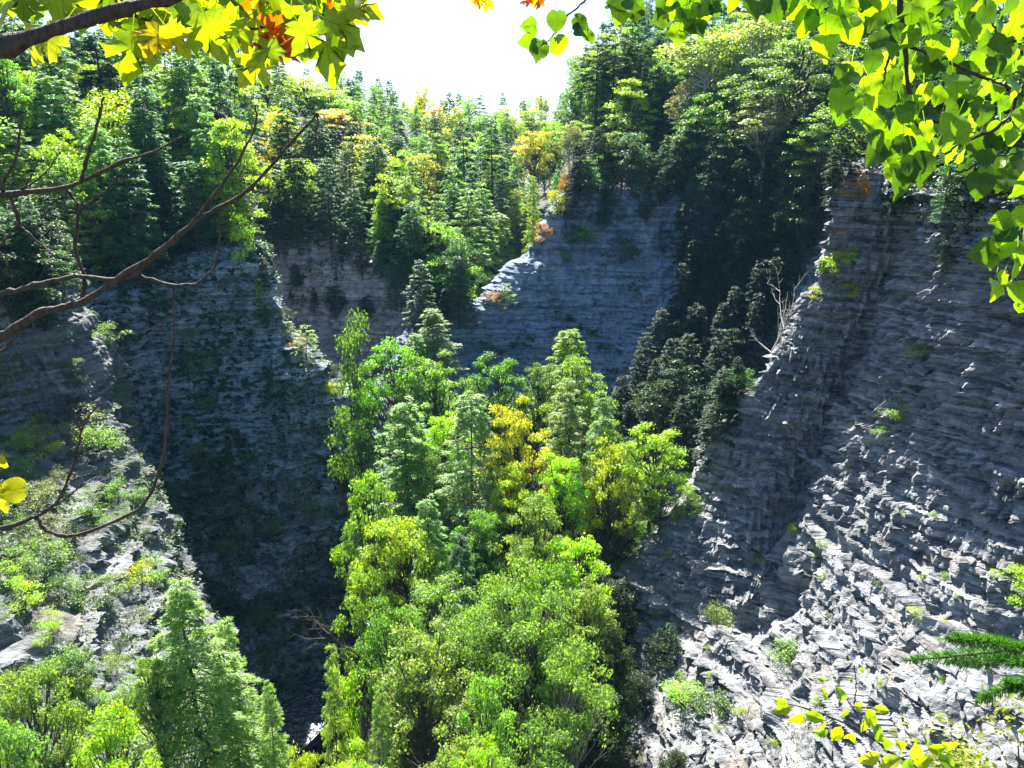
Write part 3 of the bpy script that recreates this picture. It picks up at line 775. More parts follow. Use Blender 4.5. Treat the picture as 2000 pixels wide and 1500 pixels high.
# ------------------------------------------------------------------ shrubs and little trees on rims and ledges
def hit(px, py, default=100):
    d = Vector(ray(px, py)).normalized(); best = None
    for b in BVHS:
        h = b.ray_cast(Vector((0, 0, 0)), d)
        if h[0] is not None and (best is None or h[3] < best[3]): best = h
    return best
def perch(kind, px, py, hpx, wpx, color, label, group=None, dY=0, var=None):
    """stands with its foot where the ground is seen at (px,py)"""
    h = hit(px, py)
    if h is None: return None
    p = h[0]; Y = p.y
    hh = hpx / FPX * Y; w = wpx / FPX * Y
    return plant(kind, (p.x, p.y + dY, p.z - .2), hh, w / (WIDTH[kind] * hh), color, label=label, group=group, var=var)
PERCH = [
 ('shrub',474,530,110,45,LIM,'upright yellow green bush on the prow of the left cliff'),
 ('sapling',508,600,60,36,LIM,'slender lime sapling a step down the left cliff edge'),
 ('sapling',600,706,75,70,HEML,'small hemlock on the ledge of the left cliff edge, above the yellow fern'),
 ('sapling',565,668,45,50,HEML,'tiny hemlock left of the ledge hemlock on the left cliff edge'),
 ('shrub',580,690,35,50,ORA,'orange leaved bush between the two little hemlocks on the left cliff edge'),
 ('shrub',655,782,40,50,LIM,'yellow green fern like bush low on the left cliff edge'),
 ('shrub',905,605,65,40,LIM,'bright bush at the narrow valley mouth by the spur crest'),
 ('sapling',985,600,50,60,HEML,'small grey hemlock lying over the crest of the far right spur'),
 ('shrub',970,590,22,45,ORA,'orange bush on the crest line of the far right spur'),
 ('shrub',1058,478,42,36,ORA,'orange and yellow bush at the bend of the far spur crest'),
 ('shrub',1088,425,55,40,YEL,'yellow bush above the bend of the far spur crest'),
 ('shrub',1105,385,50,30,ORA,'small orange bush at the top of the far spur crest'),
 ('shrub',860,640,26,50,ORA,'orange tinged bush below the perched grey hemlock'),
 ('shrub',1672,395,60,50,ORA,'orange bush at the top corner of the right cliff'),
 ('shrub',1640,470,45,30,ORA,'little orange bush on the edge just below the top corner of the right cliff'),
 ('shrub',1625,545,60,55,LIM,'bright yellow green bush on the shoulder of the right cliff'),
 ('shrub',1665,520,40,36,LIM,'small bright bush right of the shoulder bush of the right cliff'),
 ('shrub',1660,590,45,45,LIM,'bright bush a little below the shoulder of the right cliff'),
 ('shrub',1695,430,34,26,YEL,'yellow tuft on the layered rock under the right rim'),
 ('shrub',1745,825,52,56,OLI,'round olive bush on a ledge in the middle of the right cliff'),
 ('shrub',1805,700,36,70,OLI,'low bush on the big pale slab of the right cliff'),
 ('shrub',1835,560,110,40,DRK,'dark bush hanging in the crack below the right rim'),
 ('shrub',1720,850,26,40,OLI,'tuft left of the round ledge bush on the right cliff'),
 ('shrub',1590,585,30,30,LIM,'tuft at the silhouette edge of the right cliff, left of the shoulder bushes'),
 ('shrub',1345,1010,60,60,OLI,'dusty bush at the foot of the right cliff edge'),
 ('shrub',1400,1230,60,60,OLI,'thin bush in the shaded foot of the right cliff'),
 ('shrub',1540,1290,50,90,OLI,'dry brown green scrub on a lit ledge of the right cliff'),
 ('shrub',1330,1380,60,90,LIM,'sparse green scrub at the bottom of the right cliff'),
 ('shrub',1595,1085,26,30,LIM,'yellow tuft beside the dark alcove of the right cliff'),
 ('shrub',20,1150,60,70,LIM,'bright yellow green bush at the left edge of the view'),
 ('shrub',1980,1180,90,90,LIM,'green bush at the right edge of the view on the cliff'),
]
for k, px, py, hp, wp, c, lab in PERCH: perch(k, px, py, hp, wp, c, lab)
SL = {'left_slope': 'on the sunlit left slope'}
words_c = {LIM: 'yellow green', OLI: 'olive', GRN: 'mid green', BRI: 'bright green', PAL: 'pale grey green', DRK: 'dark green', YEL: 'yellow', ORA: 'orange'}
# scattered bushes: lower left slope
def scatter_perch(n, x0, x1, y0, y1, cols, hp, where, group, test=None, mind=22, seed=1):
    g = random.Random(seed); pts = []
    t = 0
    while len(pts) < n and t < n * 40:
        t += 1
        x, y = g.uniform(x0, x1), g.uniform(y0, y1)
        if test and not test(x, y): continue
        if any((x - a) ** 2 + (y - b) ** 2 < mind ** 2 for a, b in pts): continue
        pts.append((x, y))
    for (x, y) in sorted(pts):
        c = g.choice(cols); s = g.uniform(.6, 1.3)
        vert = 'upper' if y < y0 + (y1 - y0) / 3 else ('middle' if y < y0 + 2 * (y1 - y0) / 3 else 'lower')
        perch('shrub', x, y, hp * s, hp * s * g.uniform(1.0, 1.5), c, '%s %s bush in the %s part of %s' % ('large' if s > 1 else 'small', words_c[c], vert, where), group)
scatter_perch(58, -40, 340, 850, 1480, [LIM, OLI, OLI, GRN, PAL], 54, 'the sunlit left slope', 'bushes on the sunlit left slope', lambda x, y: x < 190 + (y - 850) * .38 and not (130 + (y - 900) * .1 < x < 330 and 900 < y < 1300 and (x + y) % 3 < 2.2), 24, 3)
scatter_perch(46, 120, 660, 600, 1330, [DRK, DRK, GRN], 40, 'the shaded left cliff', 'bushes on the shaded left cliff', None, 30, 4)
scatter_perch(40, 1100, 1640, 420, 860, [DRK, GRN, DRK], 46, 'the shaded far right cliff', 'bushes on the shaded far right cliff', lambda x, y: x < 1640 - (y - 400) * .45 and (x > 1330 or y < 520 or y > 760), 26, 5)
scatter_perch(40, 1240, 1990, 1000, 1490, [OLI, LIM, OLI], 20, 'the sunlit right cliff', 'tufts on the sunlit right cliff', None, 34, 6)

# ------------------------------------------------------------------ forests on the hills
CW = {HEM: 'dark green', HEML: 'grey green', HEMB: 'light green', SPR: 'blackish', PIN: 'mid green', GRN: 'mid green', BRI: 'bright green', LIM: 'yellow green', YEL: 'yellow', ORA: 'orange', PAL: 'silvery', DRK: 'dark green', OLI: 'olive'}
KN = {'hemlock': 'hemlock', 'spruce': 'spruce', 'pine': 'pine', 'broadleaf': 'leafy tree', 'birch': 'birch', 'hemlock_fine': 'hemlock', 'broadleaf_fine': 'leafy tree', 'spreading_fine': 'leafy tree', 'slim_fine': 'leafy tree'}
# hand placed trees that stand out: kind, top px, top py, depth, width px, colour, label, height
H_ = [  # lime and light green conifers have sun on their edges put into the colour
 ('spruce',190,62,190,150,SPR,'tall blackish spruce behind the maple leaves at the upper left',27),
 ('spruce',262,75,186,120,SPR,'blackish spruce beside the tallest one at the upper left',26),
 ('hemlock',335,112,182,130,HEML,'grey green hemlock right of the blackish spruces on the left hill',27),
 ('hemlock',385,165,172,120,HEML,'grey green hemlock above the prow of the left cliff, second from the edge',26),
 ('hemlock_fine',435,235,160,120,HEMB,'sunlit green coloured hemlock at the very edge above the prow of the left cliff',24),
 ('hemlock_fine',452,330,154,90,LIM,'young hemlock coloured sunlit yellow green right above the prow of the left cliff',19),
 ('broadleaf_fine',45,135,172,150,LIM,'bright yellow green tree near the left edge under the maple limb',22),
 ('broadleaf_fine',95,200,165,120,LIM,'yellow green tree below and right of the bright one near the left edge',20),
 ('broadleaf',20,60,200,130,GRN,'green tree at the left edge just below the maple limb',22),
 ('hemlock_fine',185,240,146,130,HEML,'grey green hemlock with feathery tips behind the upright bare twig',22),
 ('hemlock_fine',15,240,140,170,HEML,'large light hemlock cut off by the left edge',22),
 ('hemlock_fine',90,330,134,150,HEML,'feathery hemlock above the shaded wall at the left edge',19),
 ('hemlock',300,260,158,130,HEM,'dark hemlock in the shaded stand above the left cliff',23),
 ('hemlock',240,330,150,120,HEM,'dark hemlock low in the shaded stand above the left cliff',20),
 ('hemlock',370,300,155,120,HEM,'dark hemlock between the shaded stand and the cliff prow',21),
 ('hemlock',30,395,118,140,HEM,'dark hemlock rooted on the wall top at the left edge',17),
 ('hemlock',-40,380,112,150,HEM,'dark hemlock half outside the left edge',18),
 ('hemlock',110,430,122,110,HEM,'short dark hemlock at the corner where slope and left cliff meet',14),
 ('broadleaf_fine',595,150,310,170,LIM,'large yellow green tree on the skyline left of the gap',24),
 ('broadleaf_fine',660,210,290,120,YEL,'golden yellow tree on the skyline slope left of the gap',22),
 ('broadleaf_fine',120,255,148,110,LIM,'yellow green tree between two feathery hemlocks near the left edge',18),
 ('broadleaf_fine',-15,90,165,150,BRI,'bright green tree half cut by the left edge under the maple limb',22),
 ('hemlock_fine',20,300,136,150,LIM,'lime coloured young conifer at the left edge above the feathery hemlock',18),
 ('broadleaf_fine',520,140,300,130,LIM,'yellow green tree on the skyline at the right end of the maple leaves',22),
 ('broadleaf_fine',640,165,305,120,LIM,'lime skyline tree beside the golden yellow one left of the gap',22),
 ('broadleaf_fine',700,262,270,80,YEL,'yellow tree stepping down the slope below the golden one',17),
 ('broadleaf_fine',790,210,400,80,GRN,'green tree on the skyline at the left of the gap',20),
 ('broadleaf_fine',1040,215,395,80,LIM,'yellowish tree on the skyline at the right of the gap',20),
 ('broadleaf_fine',1500,-5,240,150,(.30,.36,.05),'yellowish crown at the top edge above the silvery aspen',24),
 ('spruce',685,152,360,48,SPR,'small blackish spruce spire on the skyline',18),
 ('hemlock',560,190,225,110,HEM,'dark hemlock pair member above the pinkish cliff',28),
 ('hemlock',615,225,218,110,HEM,'dark hemlock right of its pair above the pinkish cliff',27),
 ('hemlock_fine',680,275,214,100,HEML,'grey green hemlock above the right end of the pinkish cliff',26),
 ('hemlock_fine',745,380,200,70,LIM,'lime edged young hemlock on the shoulder right of the pinkish cliff',15),
 ('hemlock_fine',790,345,206,95,HEML,'grey green hemlock behind the lime edged one on the shoulder',20),
 ('broadleaf_fine',832,432,196,60,LIM,'small lime tree below the hemlocks on the dark shoulder',12),
 ('hemlock_fine',850,260,245,110,HEML,'grey green hemlock in the middle of the valley head',30),
 ('hemlock',905,235,255,110,HEM,'dark hemlock in the middle of the valley head',31),
 ('hemlock',960,240,262,110,HEM,'dark hemlock right of the middle one in the valley head',31),
 ('hemlock_fine',1010,300,250,80,HEML,'grey green hemlock just left of the yellow trees in the valley head',28),
 ('hemlock_fine',1042,345,226,46,LIM,'hemlock coloured sunlit lime leaning into the valley notch',17),
 ('hemlock_fine',1088,330,212,50,HEML,'small grey hemlock on the far spur top, left of the pines',13),
 ('broadleaf_fine',1045,245,300,90,YEL,'yellow tree in the valley head below the skyline',22),
 ('broadleaf_fine',1085,225,310,80,LIM,'yellow green tree right of the yellow one in the valley head',22),
 ('broadleaf_fine',1135,235,222,90,LIM,'bright yellow green tree at the left end of the far right spur top',17),
 ('broadleaf_fine',1170,300,212,70,BRI,'small bright tree at the rim right of the yellow green spur top tree',11),
 ('pine',1165,75,232,110,PIN,'tall pine with bare trunk, left of the pine group on the right hill',34),
 ('pine',1200,62,228,110,PIN,'tall pine with bare trunk, middle of the pine group on the right hill',34),
 ('pine',1250,85,225,110,PIN,'tall pine with bare trunk, right of the pine group on the right hill',31),
 ('birch',1385,62,214,170,(.26,.30,.09),'pale birch with two white trunks on the right hill',24),
 ('birch',1470,40,210,150,(.26,.28,.09),'pale birch with yellowish crown right of the two trunked one',24),
 ('broadleaf_fine',1560,70,190,230,PAL,'large silvery leaved aspen in the middle of the right hill',22),
 ('birch',1500,180,186,150,PAL,'silvery leaved tree below and left of the large silvery aspen',19),
 ('broadleaf_fine',1620,215,170,170,OLI,'olive tree below the large silvery aspen',17),
 ('hemlock',1300,130,222,120,HEM,'dark hemlock between pines and birches on the right hill',29),
]
for k, px, py, Y, w, c, lab, h in H_:
    top = at(px, py, Y); gz = ground_z(top[0], top[1])
    hh = min(max(top[2] - gz + .4, 5), h * 1.35)
    plant(k, (top[0], top[1], top[2] - hh), hh, (w / FPX * Y) / (WIDTH[k] * hh), c, label=lab)
def forest(name, n_try, mix, hrange, spacing, where, px_rng=(-60, 2060), seed=0, skip=None, place='of'):
    g = random.Random(seed)
    G = SHEETS[name][0]; nv, nu = G.shape[:2]
    nvu = int((nv - 1) * .68) if name != 'wooded_spur' else nv - 2
    pts = []
    for _ in range(n_try):
        fv, fu = g.random() * nvu * .985, g.random() * (nu - 2)
        i, j = int(fv), int(fu)
        p = G[i, j] * (1 - (fv - i)) * (1 - (fu - j)) + G[i + 1, j] * (fv - i) * (1 - (fu - j)) + G[i, j + 1] * (1 - (fv - i)) * (fu - j) + G[i + 1, j + 1] * (fv - i) * (fu - j)
        px, py = pix(p)
        if not (px_rng[0] < px < px_rng[1]): continue
        if skip and skip(px, py, p): continue
        ty = pix(p + np.array([0, 0, hrange[1]]))[1]
        if name != 'wooded_spur' and any(abs(px - q[1]) < .22 * q[4] and p[1] < q[3] + 3 and ty < q[2] + .36 * q[7] * FPX / q[3] for q in H_): continue
        sp = spacing * (1 + .25 * (p[1] / 200 - 1))
        if any((p[0] - q[0]) ** 2 + (p[1] - q[1]) ** 2 < sp ** 2 for q in pts): continue
        pts.append(p)
    med = np.median([q[1] for q in pts])
    for p in pts:
        k = g.choices(mix, [m_[1] for m_ in mix])[0]
        h = g.uniform(*hrange); c = g.choice(k[2])
        if k[0] in ('broadleaf', 'birch'): h *= .85
        if p[1] > 250 and name in ('far_left_hill', 'far_hill', 'left_hill'): h *= .72
        wf = g.uniform(.9, 1.3)
        r = plant(k[0], (p[0], p[1], p[2] - .3), h, wf, c, rot=g.uniform(0, 6.28))
        x0, y0 = pix(p); x1, y1 = pix(p + np.array([0, 0, h]))
        f = p[1] * CP - p[2] * SP
        q = (h - hrange[0] * .85) / (hrange[1] - hrange[0] * .85)
        size = 'short' if q < .35 else ('medium tall' if q < .7 else 'towering')
        zone = 'back' if p[1] > med * 1.1 else ('front' if p[1] < med * .92 else 'middle')
        FOREST.append(dict(r=r, size=size, c=CW[c], k=KN[k[0]], zone=zone, where=where, x=x0, y0=y0, y1=y1, Y=p[1], w=WIDTH[k[0]] * h * wf * FPX / f))
    return len(pts)

n1 = forest('left_hill', 4000, [('hemlock', 6, [HEM, HEM, HEML, HEML]), ('spruce', 2, [SPR, HEM]), ('broadleaf', 3, [BRI, LIM, LIM])], (20, 30), 5.6, 'the left hill', (-80, 580), 1)  # bright green and lime put the sun on the crowns into leaf colour
n2 = forest('far_left_hill', 4000, [('hemlock', 6, [HEM, HEML, HEML]), ('broadleaf', 4, [BRI, LIM, LIM, YEL])], (20, 28), 6.6, 'the far left hill', (380, 1040), 2)
n3 = forest('far_hill', 4000, [('hemlock', 6, [HEM, HEML]), ('broadleaf', 7, [GRN, LIM, OLI, YEL, LIM]), ('spruce', 1, [SPR])], (17, 27), 8.4, 'the valley head', (700, 1260), 3)
n4 = forest('right_hill', 4000, [('hemlock', 3, [HEM, HEM]), ('pine', 3, [PIN, HEM]), ('broadleaf', 5, [GRN, GRN, LIM, OLI]), ('birch', 1, [OLI, PAL])], (17, 25), 5.6, 'the right hill', (1080, 2000), 4)
n5 = forest('right_rim', 1500, [('hemlock', 4, [HEM]), ('broadleaf', 4, [DRK, GRN])], (12, 20), 5.4, 'the right rim', (1660, 2100), 5)
n6 = forest('wooded_spur', 2500, [('broadleaf', 5, [DRK, GRN, DRK]), ('hemlock', 2, [HEM])], (6, 11), 5.2, 'the spur undergrowth', (600, 1400), 6, lambda x, y, p: p[2] < -67 or x < 660)
# trees of the far right cliff face and foot, shade painted into leaf colours
def cliff_trees(n, inside, box, kinds, hp, where, seed, mind):
    g = random.Random(seed); pts = []; t = 0
    while len(pts) < n and t < n * 60:
        t += 1; x, y = g.uniform(box[0], box[1]), g.uniform(box[2], box[3])
        if not inside(x, y) or any((x - a) ** 2 + (y - b) ** 2 < mind ** 2 for a, b in pts): continue
        h_ = hit(x, y)
        if h_ is None: continue
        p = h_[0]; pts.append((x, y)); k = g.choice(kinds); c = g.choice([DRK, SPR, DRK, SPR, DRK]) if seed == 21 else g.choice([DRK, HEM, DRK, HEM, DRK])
        hh = hp * g.uniform(.7, 1.2) / FPX * p.y; wf = g.uniform(1.0, 1.4)
        r = plant(k, (p.x, p.y - .5, p.z - .5), hh, wf, c)
        f = p.y * CP - p.z * SP
        FOREST.append(dict(r=r, size=g.choice(['short']), c=CW[c], k=KN[k], zone='face', where=where, x=x, y0=y, y1=y - hp, Y=p.y, w=WIDTH[k] * hh * wf * FPX / f))
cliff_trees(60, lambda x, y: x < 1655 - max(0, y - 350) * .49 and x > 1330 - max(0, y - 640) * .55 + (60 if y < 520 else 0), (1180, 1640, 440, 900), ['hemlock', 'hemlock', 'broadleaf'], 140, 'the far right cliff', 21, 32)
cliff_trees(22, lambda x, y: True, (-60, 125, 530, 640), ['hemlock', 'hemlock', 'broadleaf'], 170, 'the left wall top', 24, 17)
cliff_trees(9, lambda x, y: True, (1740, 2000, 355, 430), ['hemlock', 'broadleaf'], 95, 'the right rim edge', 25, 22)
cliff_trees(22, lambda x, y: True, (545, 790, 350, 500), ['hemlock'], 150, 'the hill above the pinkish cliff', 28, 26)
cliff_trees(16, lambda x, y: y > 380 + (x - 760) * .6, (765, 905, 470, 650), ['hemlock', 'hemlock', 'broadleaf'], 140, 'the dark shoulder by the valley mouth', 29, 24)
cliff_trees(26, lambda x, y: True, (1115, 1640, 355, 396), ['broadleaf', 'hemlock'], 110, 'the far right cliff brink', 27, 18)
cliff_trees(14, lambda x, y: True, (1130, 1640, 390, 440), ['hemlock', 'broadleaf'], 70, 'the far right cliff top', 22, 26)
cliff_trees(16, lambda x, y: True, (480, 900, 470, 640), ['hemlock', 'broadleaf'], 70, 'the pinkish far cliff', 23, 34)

# drop the trees that stand wholly behind nearer ones, then describe what is left
cov = np.zeros((188, 250), bool); kept = []
for e in sorted(FOREST, key=lambda e: e['Y']):
    x0, x1 = e['x'] - e['w'] * .42, e['x'] + e['w'] * .42
    ya, yb = e['y1'], e['y0']
    i0, i1 = int(max(0, ya / 8)), int(min(188, yb / 8 + 1)); j0, j1 = int(max(0, x0 / 8)), int(min(250, x1 / 8 + 1))
    if i1 <= i0 or j1 <= j0: vis = 0
    else:
        yy, xx = np.mgrid[i0:i1, j0:j1]
        half = np.clip((yy * 8 + 4 - ya) / max(yb - ya, 1), .05, 1) ** .6 * e['w'] * .45
        inside = np.abs(xx * 8 + 4 - e['x']) < half
        free = inside & ~cov[i0:i1, j0:j1]
        vis = free.sum()
        if e['where'] != 'the right rim':
            top = e['r'].location + Vector((0, 0, e['r'].scale.z * 14)); d = top.normalized()
            for b in BVHS:
                h_ = b.ray_cast(Vector((0, 0, 0)), d)
                if h_[0] is not None and h_[3] < top.length - 2: vis = 0
    if vis < 5:
        for c in list(e['r'].children): bpy.data.objects.remove(c)
        bpy.data.objects.remove(e['r']); continue
    cov[i0:i1, j0:j1] |= inside & (np.random.default_rng(int(e['x'] * 7) % 999).random(inside.shape) < .93)
    e['vis'] = vis; kept.append(e)
used = {}
def base_label(e): return '%s %s %s at the %s of %s' % (e['size'], e['c'], e['k'], e['zone'], e['where']) if e['zone'] != 'face' else '%s %s %s clinging to %s' % (e['size'], e['c'], e['k'], e['where'])
for e in kept:
    nb = sorted((o for o in kept if o is not e), key=lambda o: (o['x'] - e['x']) ** 2 + (o['y1'] - e['y1']) ** 2)[:6]
    cand_l = []
    for o in nb:
        if (o['c'], o['k']) == (e['c'], e['k']): continue
        dx, dy = e['x'] - o['x'], e['y1'] - o['y1']
        rel = ('right of' if dx > 0 else 'left of') if abs(dx) > abs(dy) else ('below' if dy > 0 else 'above')
        cand_l.append('%s, %s %s %s' % (base_label(e), rel, 'an' if o['c'][0] in 'aeiou' else 'a', o['c'] + ' ' + o['k']))
    lab = next((l for l in cand_l if l not in used), cand_l[0] if cand_l else base_label(e))
    lab = ' '.join(lab.replace('medium tall', 'middling').replace('leafy tree', 'broadleaf').split()[:16])
    used[lab] = used.get(lab, 0) + 1
    e['r']['label'] = lab; e['r']['group'] = 'trees of ' + e['where']
print('FOREST', n6, n1, n2, n3, n4, n5, 'kept', len(kept))
# ------------------------------------------------------------------ dark plants growing on the cliffs and slopes (uncountable)
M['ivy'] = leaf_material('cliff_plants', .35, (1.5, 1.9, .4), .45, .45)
def foliage_on(name, sheet_name, n, mask, color, leaf=.35, rad=.9, per=16, label=None, seed=0, out=.35):
    G = SHEETS[sheet_name][0]; g = np.random.default_rng(seed)
    nv, nu = G.shape[:2]
    i = g.integers(0, nv, n * 6); j = g.integers(0, nu, n * 6)
    P = G[i, j]
    f = P[:, 1] * CP - P[:, 2] * SP; u = P[:, 1] * SP + P[:, 2] * CP
    px = 1000 + FPX * P[:, 0] / f; py = 750 - FPX * u / f
    w = mask(px, py, P)
    keep = (g.random(len(P)) < w) & (px > -60) & (px < 2060) & (py < 1560)
    P = P[keep][:n]
    if len(P) == 0: return
    # cluster members
    k = per
    r = rad * (.5 + g.random((len(P), 1, 1)))
    q = P[:, None] + g.normal(0, .5, (len(P), k, 3)) * r * np.array([1, 1, .9]) + np.array([0, -out, .15])
    q = q.reshape(-1, 3)
    nm = unit(np.stack([.6 * g.normal(0, 1, len(q)), -.4 + .6 * g.normal(0, 1, len(q)), np.ones(len(q))], -1))
    d = unit(np.cross(nm, g.normal(0, 1, (len(q), 3)))); d[:, 2] -= .3; d = unit(d); nm = unit(np.cross(np.cross(d, nm), d))
    L = leaf * (.5 + g.random(len(q)))
    V, F = leaves_quads(q, d, nm, L, L * .7)
    o = link(name, mesh_np(name, V, F, M['ivy'])); o.color = (*color, 1)
    tag(o, label, kind='stuff')
    return o
def nmask(s, th, seed, soft=.15, rect=None):
    def f(px, py, P):
        v = fbm(P[:, 0] / s + seed, P[:, 1] / s, P[:, 2] / s, 3)
        w = np.clip((v - th) / soft, 0, 1)
        if rect is not None: w = w * rect(px, py)
        return w
    return f
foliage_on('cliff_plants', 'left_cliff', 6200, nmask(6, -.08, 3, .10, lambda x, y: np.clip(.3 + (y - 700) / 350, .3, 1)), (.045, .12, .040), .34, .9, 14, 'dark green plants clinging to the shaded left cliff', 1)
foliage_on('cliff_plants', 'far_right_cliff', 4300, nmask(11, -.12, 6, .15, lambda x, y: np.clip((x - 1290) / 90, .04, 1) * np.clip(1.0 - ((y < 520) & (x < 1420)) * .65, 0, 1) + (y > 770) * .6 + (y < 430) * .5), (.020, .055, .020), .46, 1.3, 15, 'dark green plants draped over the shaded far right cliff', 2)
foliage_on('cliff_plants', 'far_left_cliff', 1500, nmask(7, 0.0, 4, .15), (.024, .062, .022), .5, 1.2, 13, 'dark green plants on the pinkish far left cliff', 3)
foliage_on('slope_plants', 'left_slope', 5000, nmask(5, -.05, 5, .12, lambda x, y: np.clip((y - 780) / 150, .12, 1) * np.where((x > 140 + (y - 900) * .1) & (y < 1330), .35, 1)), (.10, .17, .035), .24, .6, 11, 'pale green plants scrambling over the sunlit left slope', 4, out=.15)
foliage_on('slope_plants', 'right_cliff', 1300, nmask(6, .16, 7, .15, lambda x, y: np.clip((y - 950) / 300, .06, 1)), (.10, .14, .04), .15, .5, 12, 'thin dry plants on the ledges of the right cliff', 5, out=.1)
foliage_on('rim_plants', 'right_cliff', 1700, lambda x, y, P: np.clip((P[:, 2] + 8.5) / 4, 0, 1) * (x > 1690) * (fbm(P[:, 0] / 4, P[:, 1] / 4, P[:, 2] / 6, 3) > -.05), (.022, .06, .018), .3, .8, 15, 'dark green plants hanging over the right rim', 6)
foliage_on('understory', 'wooded_spur', 3200, lambda x, y, P: (P[:, 2] > -72) * 1.0, (.028, .075, .018), .34, 1.1, 14, 'dark green undergrowth on the wooded spur', 8, out=0)
foliage_on('understory', 'left_hill', 1300, lambda x, y, P: np.ones(len(x)), (.025, .065, .02), .5, 1.6, 12, 'dark green undergrowth of the left hill', 9, out=0)
foliage_on('understory', 'far_left_hill', 1300, lambda x, y, P: np.ones(len(x)), (.025, .065, .02), .6, 2.2, 11, 'dark green undergrowth of the far left hill', 10, out=0)
foliage_on('understory', 'far_hill', 1300, lambda x, y, P: np.ones(len(x)), (.025, .065, .02), .7, 2.6, 11, 'dark green undergrowth of the far hill', 11, out=0)
foliage_on('understory', 'right_hill', 1300, lambda x, y, P: np.ones(len(x)), (.025, .065, .02), .6, 2.2, 11, 'dark green undergrowth of the right hill', 12, out=0)

# ------------------------------------------------------------------ rock slabs standing proud of the right cliff
def slab_mesh(seed):
    g = np.random.default_rng(seed); k = 6
    a = np.sort(g.random(k) * .8 + np.arange(k)) / k * 2 * np.pi
    r = .38 + .5 * g.random(k)
    top = np.column_stack([np.cos(a) * r, np.sin(a) * r * .7, .10 + .10 * g.random(k)])
    bot = np.column_stack([np.cos(a) * r * .75, np.sin(a) * r * .5, -.22 - .1 * g.random(k)])
    mid = top * [1.05, 1.05, 1] - [0, 0, .12]
    c = np.array([[0, .1, .34 + .12 * g.random()]])
    V = np.concatenate([c, top, mid, bot, [[0, 0, -.3]]])
    F = []
    for i in range(k):
        j = (i + 1) % k
        F += [(0, 1 + i, 1 + j), (1 + i, 1 + k + i, 1 + k + j), (1 + i, 1 + k + j, 1 + j), (1 + k + i, 1 + 2 * k + i, 1 + 2 * k + j), (1 + k + i, 1 + 2 * k + j, 1 + k + j), (1 + 3 * k, 1 + 2 * k + j, 1 + 2 * k + i)]
    return mesh_np('rock_slab', V, np.array(F), M['rock_near'])
slabs = [slab_mesh(s) for s in range(8)]
rc = bpy.data.objects['right_cliff']
Gc = SHEETS['right_cliff'][0]
nC = 0; gi = random.Random(12)
big = [(1800, 715, 2.6), (1475, 960, 1.6), (1780, 760, 1.4), (1610, 890, 1.2), (1930, 830, 1.4), (1770, 600, .8)]
cand = [(x, y, s) for x, y, s in big]
while len(cand) < 290:
    x, y = gi.uniform(1260, 1995), gi.uniform(480, 1490)
    edge = 1650 - (y - 350) * .48 if y < 910 else 1380 - (y - 910) * .45
    if x < edge + 15: continue
    diag = (x - 1200) * .0 + y
    p_lit = .15 + .85 * min(1, max(0, (y - 650) / 450)) if x > edge + 120 else .9
    if gi.random() > p_lit: continue
    cand.append((x, y, gi.uniform(.4, 1.0)))
for x, y, s in cand:
    h = hit(x, y)
    if h is None: continue
    p = h[0]
    if p.y > 110: continue
    o = bpy.data.objects.new('rock_slab', slabs[nC % 8]); COL.objects.link(o); o.parent = rc
    o.location = p; o.scale = (s * gi.uniform(1.3, 2.4), s * gi.uniform(.7, 1.1), s * gi.uniform(.35, .6))
    o.rotation_euler = (gi.uniform(-.12, .12), gi.uniform(-.12, .12), R(65) + gi.uniform(-.5, .5)); nC += 1

# ------------------------------------------------------------------ foreground branches with their leaves
def curve_pts(pts, n=24, wob=0.0, seed=0):
    P = np.array([at(*p) for p in pts]); g = np.random.default_rng(seed)
    Q = catmull(P[:, None], n)[:, 0]
    return Q + g.normal(0, wob, Q.shape) * np.array([1, .3, 1])
def thing(name, pos, label, cat, group=None):
    r = bpy.data.objects.new(name, None); COL.objects.link(r); r.location = pos; r.empty_display_size = .05
    tag(r, label, cat, group); return r
def px_r(w, Y): return w * .5 / FPX * Y
def twig(root, name, pts, w0, w1, seed=0, mat='twig_bark', n=26, wob=.0012):
    Q = curve_pts(pts, n, wob, seed); Y = pts[0][2]
    g = np.random.default_rng(seed + 5)
    rad = np.linspace(px_r(w0, Y), px_r(w1, Y), n) * (1 + .10 * g.normal(0, 1, n)).clip(.8, 1.3)
    for k in g.integers(2, n - 2, max(1, n // 8)): rad[k] *= 1.35
    V, F = tube(Q, rad, 8)
    V = V - np.array(root.location)
    o = link(name, mesh_np(name, V, F, M[mat], True), root)
    return o, Q
def leaf_mesh(name, outline, center, curl=.25, fold=.12, petiole=.5, seed=0):
    g = np.random.default_rng(seed)
    half = np.array(outline, float)
    left = half[1:-1][::-1] * [-1, 1]
    ring = np.concatenate([half, left]); ring += g.normal(0, .012, ring.shape)
    inner = center + (ring - center) * .5
    allp = np.concatenate([[center], inner, ring])
    z = -curl * (allp[:, 1] - center[1]) ** 2 + fold * np.abs(allp[:, 0]) + .07 * np.sin(allp[:, 0] * 9 + seed) * np.abs(allp[:, 0]) + .05 * np.sin(allp[:, 1] * 8 + seed * 2)
    V = np.column_stack([allp, z]); n = len(ring); F = []
    for i in range(n):
        j = (i + 1) % n
        F += [(0, 1 + i, 1 + j, 1 + j), (1 + i, 1 + n + i, 1 + n + j, 1 + j)]
    tris = []
    for a, b, c, d in F:
        tris.append((a, b, c)); 
        if d != c: tris.append((a, c, d))
    # petiole
    b = len(V); w = .012
    pv = [(-w, 0, z[1]), (w, 0, z[1]), (w + .04, -petiole, .10), (-w + .04, -petiole, .10)]
    V = np.concatenate([V, np.array(pv)]); tris += [(b, b + 1, b + 2), (b, b + 2, b + 3)]
    return mesh_np(name, V, np.array(tris), M['near_leaf'], True)
